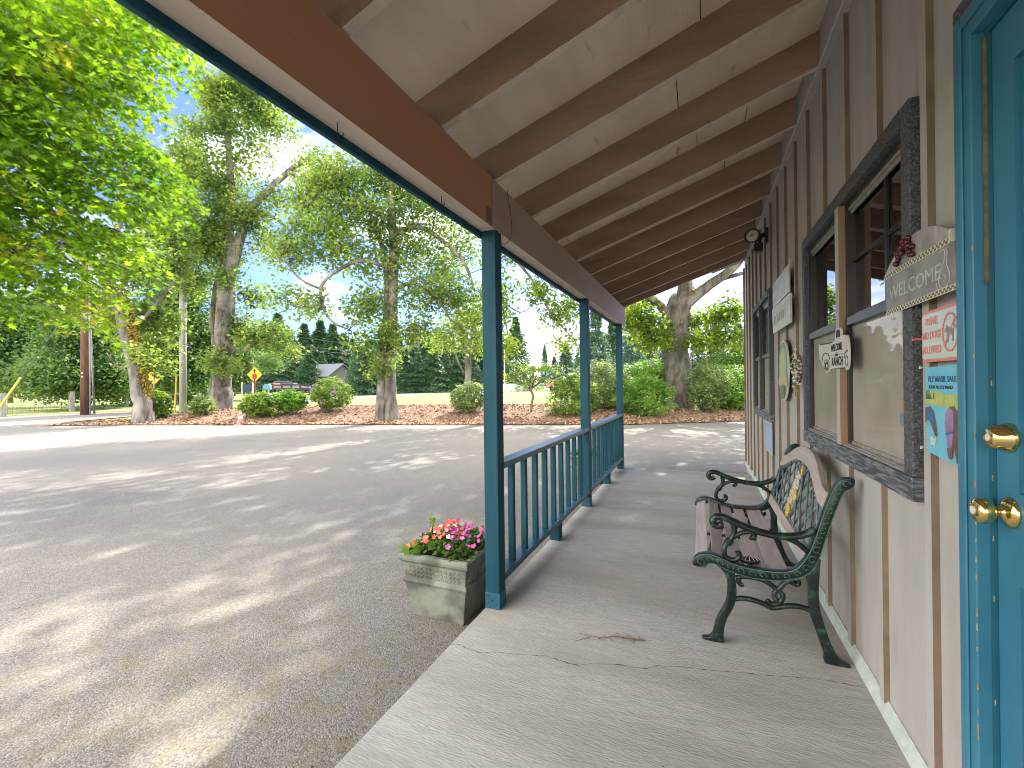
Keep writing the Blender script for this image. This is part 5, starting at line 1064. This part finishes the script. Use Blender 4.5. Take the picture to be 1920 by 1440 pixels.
# wire fence posts left
M_POST = mat('grey fence wood', (.30, .29, .27), .9, (.20, .19, .175), 8)
o = empty('wire_fence', tuple(hit(135, 772)[0]), label='low wire fence on square grey wooden posts beyond the road', cat='fence')
fp = [(-60, 787), (5, 782), (135, 771), (237, 763), (330, 758)]; FP = []
for (x, y) in fp:
    g, _ = hit(x, y); FP.append(g); b = MB(); b.box(g[0]-.11, g[0]+.11, g[1]-.11, g[1]+.11, g[2]-.05, g[2]+1.25); b.build('fence_post', M_POST, o, .01)
b = MB()
for a, c in zip(FP[:-1], FP[1:]):
    for h in (.2, .4, .6, .8, 1.0): b.tube([a+[0, 0, h], c+[0, 0, h]], .008, 4)
    n = int(np.linalg.norm(c-a)/.3)
    for i in range(n): q = a+(c-a)*i/n; b.tube([q+[0, 0, .15], q+[0, 0, 1.0]], .006, 4)
b.build('wire_mesh', MATS['wire'], o)
b = MB(); g1, g2 = hit(318, 760)[0], hit(372, 758)[0]
for h in (.9,): b.tube([g1+[0, 0, h], g2+[0, 0, h]], .07, 6)
o = empty('rail_fence', tuple(g1), label='short weathered rail between two posts behind the grey pole', cat='fence'); b.build('rail', M_POST, o)
for g in (g1, g2): MB().box(g[0]-.1, g[0]+.1, g[1]-.1, g[1]+.1, g[2], g[2]+1.1).build('fence_post', M_POST, o)
# black board fence
M_BF = mat('black board fence', (.035, .03, .028), .8)
def boardfence(a, c, nb, lab):
    o = empty('board_fence', tuple(a), label=lab, cat='fence', group='black board fences across the lawn'); n = nb
    for i in range(n+1):
        q = a+(c-a)*i/n; q[2] = gbase(q[0], q[1]); MB().box(q[0]-.07, q[0]+.07, q[1]-.07, q[1]+.07, q[2]-.1, q[2]+1.45).build('fence_post', M_BF, o)
    dxy = (c-a)[:2]/np.linalg.norm((c-a)[:2]); nn = np.array([-dxy[1], dxy[0]])*.09
    for h in (.35, .8, 1.25):
        b = MB()
        for i in range(n):
            p_, q_ = a+(c-a)*i/n, a+(c-a)*(i+1)/n; z0, z1 = gbase(*p_[:2])+h, gbase(*q_[:2])+h
            V = [];
            for (P1, z) in ((p_, z0), (q_, z1)):
                for s in (-1, 1):
                    for dz in (-.08, .08): V.append((P1[0]+nn[0]*s*.25-nn[0], P1[1]+nn[1]*s*.25-nn[1], z+dz))
            b.add(V, [(0, 1, 3, 2), (4, 6, 7, 5), (0, 4, 5, 1), (2, 3, 7, 6), (1, 5, 7, 3), (0, 2, 6, 4)])
        b.build('board', M_BF, o)
A_ = PX(440, 735, 60); B_ = PX(580, 735, 58); boardfence(A_, B_, 8, 'black three board fence left of the purple rhododendron')
A_ = PX(640, 735, 62); B_ = PX(918, 735, 80); boardfence(A_, B_, 20, 'long black three board fence running behind the twin trunk')
A_ = PX(470, 722, 92); B_ = PX(700, 722, 96); boardfence(A_, B_, 16, 'farther black board fence beyond the parked vehicles')
# warning sign
def facing(o_): pass
rz = math.atan2(fw[0], fw[1]); SR = Matrix(((_r[0], 0, -fw[0]), (_r[1], 0, -fw[1]), (0, 1, 0)))
def plate(name, poly, c, m, parent, th=.01, off=0):
    V = []; n = len(poly); C3 = np.array(c)
    for s in (off, off+th):
        for (a, z) in poly: V.append(C3+np.array([_r[0], _r[1], 0])*a+np.array([0, 0, 1])*z-np.array([fw[0], fw[1], 0])*s)
    b = MB(); b.add(V, [tuple(range(n)), tuple(range(n, 2*n))[::-1]]+[(i, (i+1) % n, n+(i+1) % n, n+i) for i in range(n)]); return b.build(name, m, parent)
M_YS = mat('sign yellow', (.78, .48, .02), .5); M_RS = mat('sign red', (.62, .02, .02), .5); M_BK = mat('sign black', (.01, .01, .01), .5)
c = PX(477.5, 702, 40); g = c.copy(); g[2] = gz(c[0], c[1]); o = empty('stop_ahead_sign', tuple(g), label='yellow diamond stop ahead sign with black arrow and red octagon', cat='sign')
MB().tube([g-[0, 0, .1], c+[0, 0, -.3]], .06, 6).build('post', M_PB_, o)
s_ = .60; plate('diamond', [(s_, 0), (0, s_), (-s_, 0), (0, -s_)], c, M_YS, o)
plate('octagon', [(.20*math.cos(a+PI/8), .24*math.sin(a+PI/8)-.14) for a in np.arange(8)*PI/4], c, M_RS, o, .005, .012)
plate('arrow', [(-.04, .12), (.04, .12), (.04, .28), (.15, .25), (0, .45), (-.15, .25), (-.04, .28)], c, M_BK, o, .005, .012)
c = PX(843.5, 699, 66); g = c.copy(); g[2] = gz(c[0], c[1]); o = empty('stop_sign', tuple(g), label='small distant red stop sign on a post at the road junction', cat='sign')
MB().tube([g, c+[0, 0, -.3]], .05, 6).build('post', M_PG, o); plate('octagon', [(.44*math.cos(a+PI/8), .44*math.sin(a+PI/8)) for a in np.arange(8)*PI/4], c, M_WHITE, o); plate('face', [(.40*math.cos(a+PI/8), .40*math.sin(a+PI/8)) for a in np.arange(8)*PI/4], c, M_RS, o, .004, .012)
text('STOP', *(c-np.array([fw[0], fw[1], 0])*.02), .30, M_WHITE, o, rotm=SR)
c = PX(289, 706, 24.5); g = c.copy(); g[2] = gz(c[0], c[1]); o = empty('yellow_sign', tuple(g), label='yellow diamond sign half hidden behind the leaning mossy oak', cat='sign'); MB().tube([g, c], .03, 6).build('post', M_PG, o); plate('diamond', [(.35, 0), (0, .35), (-.35, 0), (0, -.35)], c, M_YS, o)
p_, t_ = PX(327, 765, 25), PX(331, 704, 25); p_[2] = gz(*p_[:2]); tag(MB().tube([p_, t_], .035, 8).build('marker_post', MATS['yellow guard']), 'thin yellow marker post leaning just left of the grey pole', 'marker post')
# yard sign, blue box
c = PX(464, 729, 40); g = c.copy(); g[2] = gz(*c[:2]); o = empty('yard_sign', tuple(g), label='dark blue panel between two white posts beside the yellow diamond', cat='sign')
for s in (-.42, .42): MB().tube([g+r_*s, c+r_*s+[0, 0, .55]], .05, 6).build('post', M_WHITE, o)
plate('panel', [(-.38, -.4), (.38, -.4), (.38, .38), (-.38, .38)], c, mat('navy panel', (.01, .03, .08), .4), o)
c = PX(503, 726, 42); g = c.copy(); g[2] = gz(*c[:2]); o = empty('pale_blue_box', tuple(g), label='pale blue box on a white post before the black fence', cat='mailbox'); MB().tube([g, c], .06, 6).build('post', M_WHITE, o)
plate('box', [(-.30, -.18), (.30, -.18), (.30, .12), (.15, .28), (-.15, .28), (-.30, .12)], c, mat('pale blue box', (.10, .30, .40), .5), o, .3)
# vehicles, roofs far away
def car(x, y, d, col, lab, rz_, L_=4.6, suv=False):
    p = PX(x, y, d); p[2] = gbase(*p[:2]); o = empty('parked_car', (0, 0, 0), label=lab, cat='car', group='cars parked in the distance'); hc = 1.75 if suv else 1.45; w_ = .9
    body = [(-L_/2, .35), (L_/2, .35), (L_/2, .75), (L_/2-.9, .92), (L_/2-1.5, .98), (L_/2-2.1, hc), (-L_/2+.7, hc), (-L_/2+.15, 1.0), (-L_/2, .85)]
    MB().prism(body, -w_, w_, 'y').build('body', mat('car paint '+lab[:12], col, .25), o, .06)
    for s in (-1, 1): MB().prism([(L_/2-1.65, 1.0), (L_/2-2.15, hc-.08), (-L_/2+.8, hc-.08), (-L_/2+.4, 1.0)], s*(w_+.005), s*(w_+.015), 'y').build('side_window', M_BK, o)
    for xx in (-L_/2+.85, L_/2-.85):
        for s in (-1, 1): MB().lathe([(.33, 0), (.33, .2)], (xx, s*(w_-.12), .33), (0, s, 0), 14).build('wheel', M_BK, o)
    o.location = tuple(p); o.rotation_euler[2] = rz_; return o
car(540, 712, 84, (.10, .12, .17), 'blue grey van parked behind the black fence', .6, 5.2, True); car(551, 713, 80, (.13, .12, .15), 'dark car in front of the blue grey van', .5)
car(596, 711, 84, (.05, .06, .09), 'dark blue car left of the yellow green tree', -.3); car(585, 711, 87, (.32, .34, .36), 'silver car behind the dark blue one', .4)
car(521, 713, 82, (.20, .07, .06), 'small red vehicle left of the van', .1, 3.4)
car(1056, 712, 62, (.42, .16, .20), 'pinkish red car half hidden by the sapling', .1); car(1080, 709, 66, (.06, .07, .08), 'black car behind the middle post', .2, 4.8, True)
M_FRG = mat('grey barn wall', (.15, .16, .155), .8)
def barn(x, d, wd, hh, ytop, colr, lab, L_=9, ew=2.6, nm='barn'):
    p = PX(x, 722, d); p[2] = gbase(*p[:2]); zt_ = PX(x, ytop, d)[2]-p[2]; o = empty(nm, (0, 0, 0), label=lab, cat='building', group='buildings beyond the lawn')
    MB().box(-wd/2, wd/2, 0, L_, -.3, ew).build('wall', M_FRG if nm == 'barn' else M_WHITE, o); MB().prism([(-wd/2, ew), (wd/2, ew), (0, zt_-.1)], .0, L_, 'y').build('gable', M_FRG, o)
    MB().prism([(-wd/2-.5, ew-.2), (0, zt_-.12), (wd/2+.5, ew-.2), (wd/2+.5, ew), (0, zt_+.1), (-wd/2-.5, ew)], -.5, L_+.5, 'y').build('roof', colr, o)
    MB().box(-.9, .9, -.05, -.002, 0, 2.0).build('door', M_BK, o); o.location = tuple(p); o.rotation_euler[2] = -YAW+(.25 if nm != 'barn' else 1.15); return o
barn(641, 84, 6, 3, 682, mat('grey metal roof', (.10, .115, .13), .5), 'grey roofed barn behind the yellow green tree'); barn(672, 92, 7, 3, 696, mat('pale metal roof', (.15, .16, .17), .5), 'lower pale building beside the grey roofed barn')
barn(1358, 52, 12, 3, 664, mat('white metal roof', (.72, .72, .70), .5), 'white roofed house behind the arborvitae row', 8, 2.4, 'house')
o = empty('white_panel_fence', tuple(PX(948, 716, 58)), label='white panel fence just right of the nearest post, across the lawn', cat='fence')
a, c = PX(925, 720, 58), PX(990, 720, 60); a[2] = c[2] = gbase(*a[:2]); b = MB(); b.add([a, c, c+[0, 0, 1.1], a+[0, 0, 1.1], a+[0, .06, 0], c+[0, .06, 0], c+[0, .06, 1.1], a+[0, .06, 1.1]], [(0, 1, 2, 3), (7, 6, 5, 4), (3, 2, 6, 7)]); b.build('panel', M_WHITE, o)
for t in (0, .33, .66, 1): q = a+(c-a)*t; MB().tube([q, q+[0, 0, 1.25]], .07, 6).build('fence_post', M_WHITE, o)
p_, t_ = PX(946, 720, 54), PX(946, 640, 54); p_[2] = gbase(*p_[:2]); o = empty('sign_pole', tuple(p_), label='white pole with a small yellow sign just right of the nearest post', cat='pole'); MB().tube([p_, t_], .07, 8).build('shaft', M_WHITE, o); plate('sign_plate', [(-.25, 0), (0, .25), (.25, 0), (0, -.25)], PX(947, 702, 53.8), M_YS, o)  # plain pole carrying the small yellow sign, without a lamp
# traffic cone
g, d = hit(451, 796.5); o = empty('traffic_cone', tuple(g), label='faded orange and white traffic cone at the edge of the car park', cat='cone')
z0 = -.119; M_CO = mat('faded orange', (.50, .17, .13), .6, (.42, .20, .17), 6); M_CW = mat('reflective white collar', (.62, .58, .55), .4)
g[2] = -.12
MB().box(g[0]-.17, g[0]+.17, g[1]-.17, g[1]+.17, z0, z0+.03).build('base', M_CO, o, .006)
def cone_part(h0, h1, m, nm):
    R_ = lambda h: .125-.2*h; MB().lathe([(R_(h0), h0), (R_(h1), h1)], (g[0], g[1], -.09), (0, 0, 1), 18).build(nm, m, o, smooth=False)
cone_part(0, .20, M_CO, 'body'); cone_part(.20, .30, M_CW, 'collar'); cone_part(.30, .38, M_CO, 'body'); cone_part(.38, .44, M_CW, 'collar'); cone_part(.44, .50, M_CO, 'tip')
# ---------------------------------------------------------------- planters
M_PL = leafmat('impatiens leaf', (.04, .10, .02), (.15, .28, .04), .35, 9); FL = {'coral': (.75, .12, .07), 'red': (.70, .04, .04), 'magenta': (.62, .04, .26), 'pink': (.78, .22, .34), 'white': (.75, .72, .68), 'purple': (.38, .05, .33)}
M_FL = {k: mat(k+' petal', v, .5, tuple(min(1, q*1.25+.02) for q in v), 30) for k, v in FL.items()}
PET = np.array([(0, 0), (.35, .45), (.30, .9), (0, 1.0), (-.30, .9), (-.35, .45)])
def planter(cx, cy, lab, flab, flower_regions, tall, nleaf=900):
    o = empty('stone_planter', (cx, cy, -.12), label=lab, cat='planter', group='square stone planters beside the porch')
    def sq(h, z): return [(cx-h, cy-h, z), (cx+h, cy-h, z), (cx+h, cy+h, z), (cx-h, cy+h, z)]
    prof = [(.168, -.12), (.205, .085), (.207, .088), (.214, .093), (.217, .103), (.213, .113), (.205, .118), (.203, .120), (.212, .208), (.222, .216), (.232, .226), (.235, .240), (.232, .255), (.222, .262), (.198, .262), (.192, .250), (.185, .20)]
    V = []; 
    for h, z in prof: V += sq(h, z)
    n = len(prof); f = [(4*i+j, 4*i+(j+1) % 4, 4*(i+1)+(j+1) % 4, 4*(i+1)+j) for i in range(n-1) for j in range(4)]+[(3, 2, 1, 0), tuple(4*(n-1)+j for j in range(4))]
    b = MB(); b.add(V, f); b.build('pot', M_STONE, o, .004)
    b = MB()
    for sx_, ax_ in ((0, 0), (1, 1), (2, 2), (3, 3)):
        for k in range(13):
            for r_i in range(3):
                t = (k+.5)/13*2-1; zz = .137+r_i*.024; hh = .2035+(zz-.12)*.10; wv = .35*hh*2/13; pts = []
                for a in np.linspace(0, 4.2, 7): u_ = t*.172+math.cos(a+k)*.010*(1-.12*a); v_ = zz+math.sin(a+k*1.7)*.010*(1-.12*a); pts.append(((cx+u_, cy-hh-.001, v_), (cx+hh+.001, cy+u_, v_), (cx-u_, cy+hh+.001, v_), (cx-hh-.001, cy-u_, v_))[sx_])
                b.tube(pts, .0028, 4)
    b.build('carved_band', M_STONE, o)
    MB().add(sq(.187, .235), [(0, 1, 2, 3)]).build('soil', M_SOIL, o)
    fo = empty('flowering_plant', (cx, cy, .235), label=flab, cat='plant', group='flowers planted in the stone planters')
    C_ = []
    for _ in range(nleaf): a, c_ = random.uniform(-.21, .21), random.uniform(-.21, .21); C_.append((cx+a, cy+c_, .262+max(0, .10*(1-(a*a+c_*c_)/.075))*random.uniform(.2, 1)))
    leaves('foliage', C_, .034, M_PL, fo, LONG*np.array([2.0, 1]), 1.0, 0, hdir=rng.normal(0, 1, (len(C_), 3))*[1, 1, .4]+[0, 0, .2], jit=.2)
    for kname, (n_, (ax0, ax1), (ay0, ay1), zlo) in flower_regions.items():
        b = MB(); P_ = []
        for _ in range(n_):
            a, c_ = random.uniform(ax0, ax1), random.uniform(ay0, ay1); c3 = np.array([cx+a, cy+c_, zlo+.285+max(0, .10*(1-(a*a+c_*c_)/.08))*random.uniform(.5, 1.0)-(.05 if abs(c_) > .2 else 0)]); nrm = rng.normal(0, .5, 3)+[0, -.6, .8]; nrm /= np.linalg.norm(nrm); s = random.uniform(.012, .019)
            e1 = np.cross(nrm, [1, 0, 0]); e1 /= np.linalg.norm(e1); e2 = np.cross(nrm, e1)
            for k in range(5):
                an = k*2*PI/5; dd_ = e1*math.cos(an)+e2*math.sin(an); ll = np.cross(nrm, dd_); P_ += [c3+dd_*q[1]*s+ll*q[0]*s*1.1+nrm*.004*q[1] for q in PET]
        npmesh('blossoms', np.array(P_), 6, M_FL[kname], fo)
    if tall:
        st_ = np.array([cx+tall[0], cy+tall[1], .27]); b = MB(); b.tube([st_, st_+[.0, 0, .06], st_+[.004, 0, tall[2]]], .003, 5); b.build('flower_spike', M_YEL, fo)
        leaves('spike_leaves', [st_+[random.gauss(0, .010), random.gauss(0, .01), random.uniform(.02, tall[2]+.01)] for _ in range(70)], .022, M_LIME, fo, LONG*np.array([2, 1]), .5, 0)
        leaves('trailing_leaves', [np.array([cx-.20+random.uniform(-.03, .09), cy-.16+random.uniform(-.06, .05), .27+random.uniform(0, .03)]) for _ in range(34)], .06, M_LIME, fo, MAPLE, .8, .4)
    return o
planter(-1.418, 2.355, 'grey green stone planter full of flowers beside the nearest post', 'dense coral, red and magenta impatiens in the near planter', {'coral': (15, (-.20, .02), (-.20, .0), .0), 'red': (10, (-.12, .08), (-.12, .08), .01), 'magenta': (16, (.0, .22), (-.16, .2), .02), 'pink': (10, (-.1, .2), (-.1, .2), .02), 'white': (6, (-.08, .1), (-.15, .1), .02), 'purple': (12, (.0, .22), (-.23, .1), -.0)}, (-.13, -.02, .15))
planter(-1.43, 6.10, 'second stone planter seen through the far end of the near railing', 'pink impatiens and lime foliage in the far planter', {'magenta': (14, (.0, .22), (-.2, .2), .02), 'white': (5, (-.1, .2), (-.2, .2), .05), 'pink': (8, (-.2, .2), (-.2, .2), .02)}, (-.05, -.05, .22), 600)
# ---------------------------------------------------------------- small litter
o = empty('dry_twig', (*slabpt(1140, 1196), .003), label='dry brown twig with fine roots lying on the slab near the crack', cat='twig')
b = MB(); kp = [(1085, 1188), (1107, 1194), (1130, 1198), (1150, 1195), (1170, 1197), (1190, 1201), (1210, 1203)]
b.tube([(*slabpt(x, y), .005+.003*(i % 2)) for i, (x, y) in enumerate(kp)], [.001, .0012, .0015, .002, .0025, .003, .002], 5)
b.tube([(*slabpt(x, y), .003) for x, y in ((1078, 1203), (1095, 1198), (1107, 1195))], .0012, 4); b.build('stem', mat('dry twig', (.16, .09, .05), .9), o); b = MB()
for i in range(22):
    x, y = random.uniform(1118, 1205), random.uniform(1193, 1203); pts = [(*slabpt(x, y), .004)]
    for k in range(4): x += random.uniform(-9, 9); y += random.uniform(-4, 4); pts.append((*slabpt(x, y), random.uniform(.002, .012)))
    b.tube(pts, .0006, 4)
b.build('root_hairs', MATS['dry twig'], o)
C = np.array([(random.uniform(-9, -1.3), random.uniform(.2, 9), -.112) for _ in range(110)]); leaves('leaf_litter', C, .022, mat('dead leaf', (.34, .25, .13), .8), None, OAK, 3, 0, kind='stuff', label='few scattered dry leaf bits on the asphalt')
C = np.array([(random.uniform(-1.0, .55), random.uniform(1.3, 6.3), .003) for _ in range(46)]); leaves('slab_litter', C, .009, mat('dark crumbs', (.12, .09, .05), .9), None, LONG, 3, 0, kind='stuff', label='tiny dark crumbs scattered on the concrete')

C = [(-1.135-abs(random.gauss(0, .09)), random.uniform(.6, 6.6), -.117+random.uniform(0, .006)) for _ in range(1500)]
leaves('edge_debris', np.array(C), .011, mat('mossy crumbs', (.20, .16, .05), .95, (.11, .07, .035), 9), None, LONG*np.array([2, 1]), 2.2, 0, kind='stuff', label='mossy crumbs and needles gathered along the slab edge')
C = [(random.uniform(-7, -1.2), random.uniform(.3, 5), -.117) for _ in range(1500)]
leaves('grit', np.array(C), .008, mat('pale grit', (.34, .31, .24), .9, (.16, .14, .07), 5), None, LONG*np.array([2.4, .8]), 2.2, 0, kind='stuff', label='pale grit and seed husks strewn over the near asphalt')
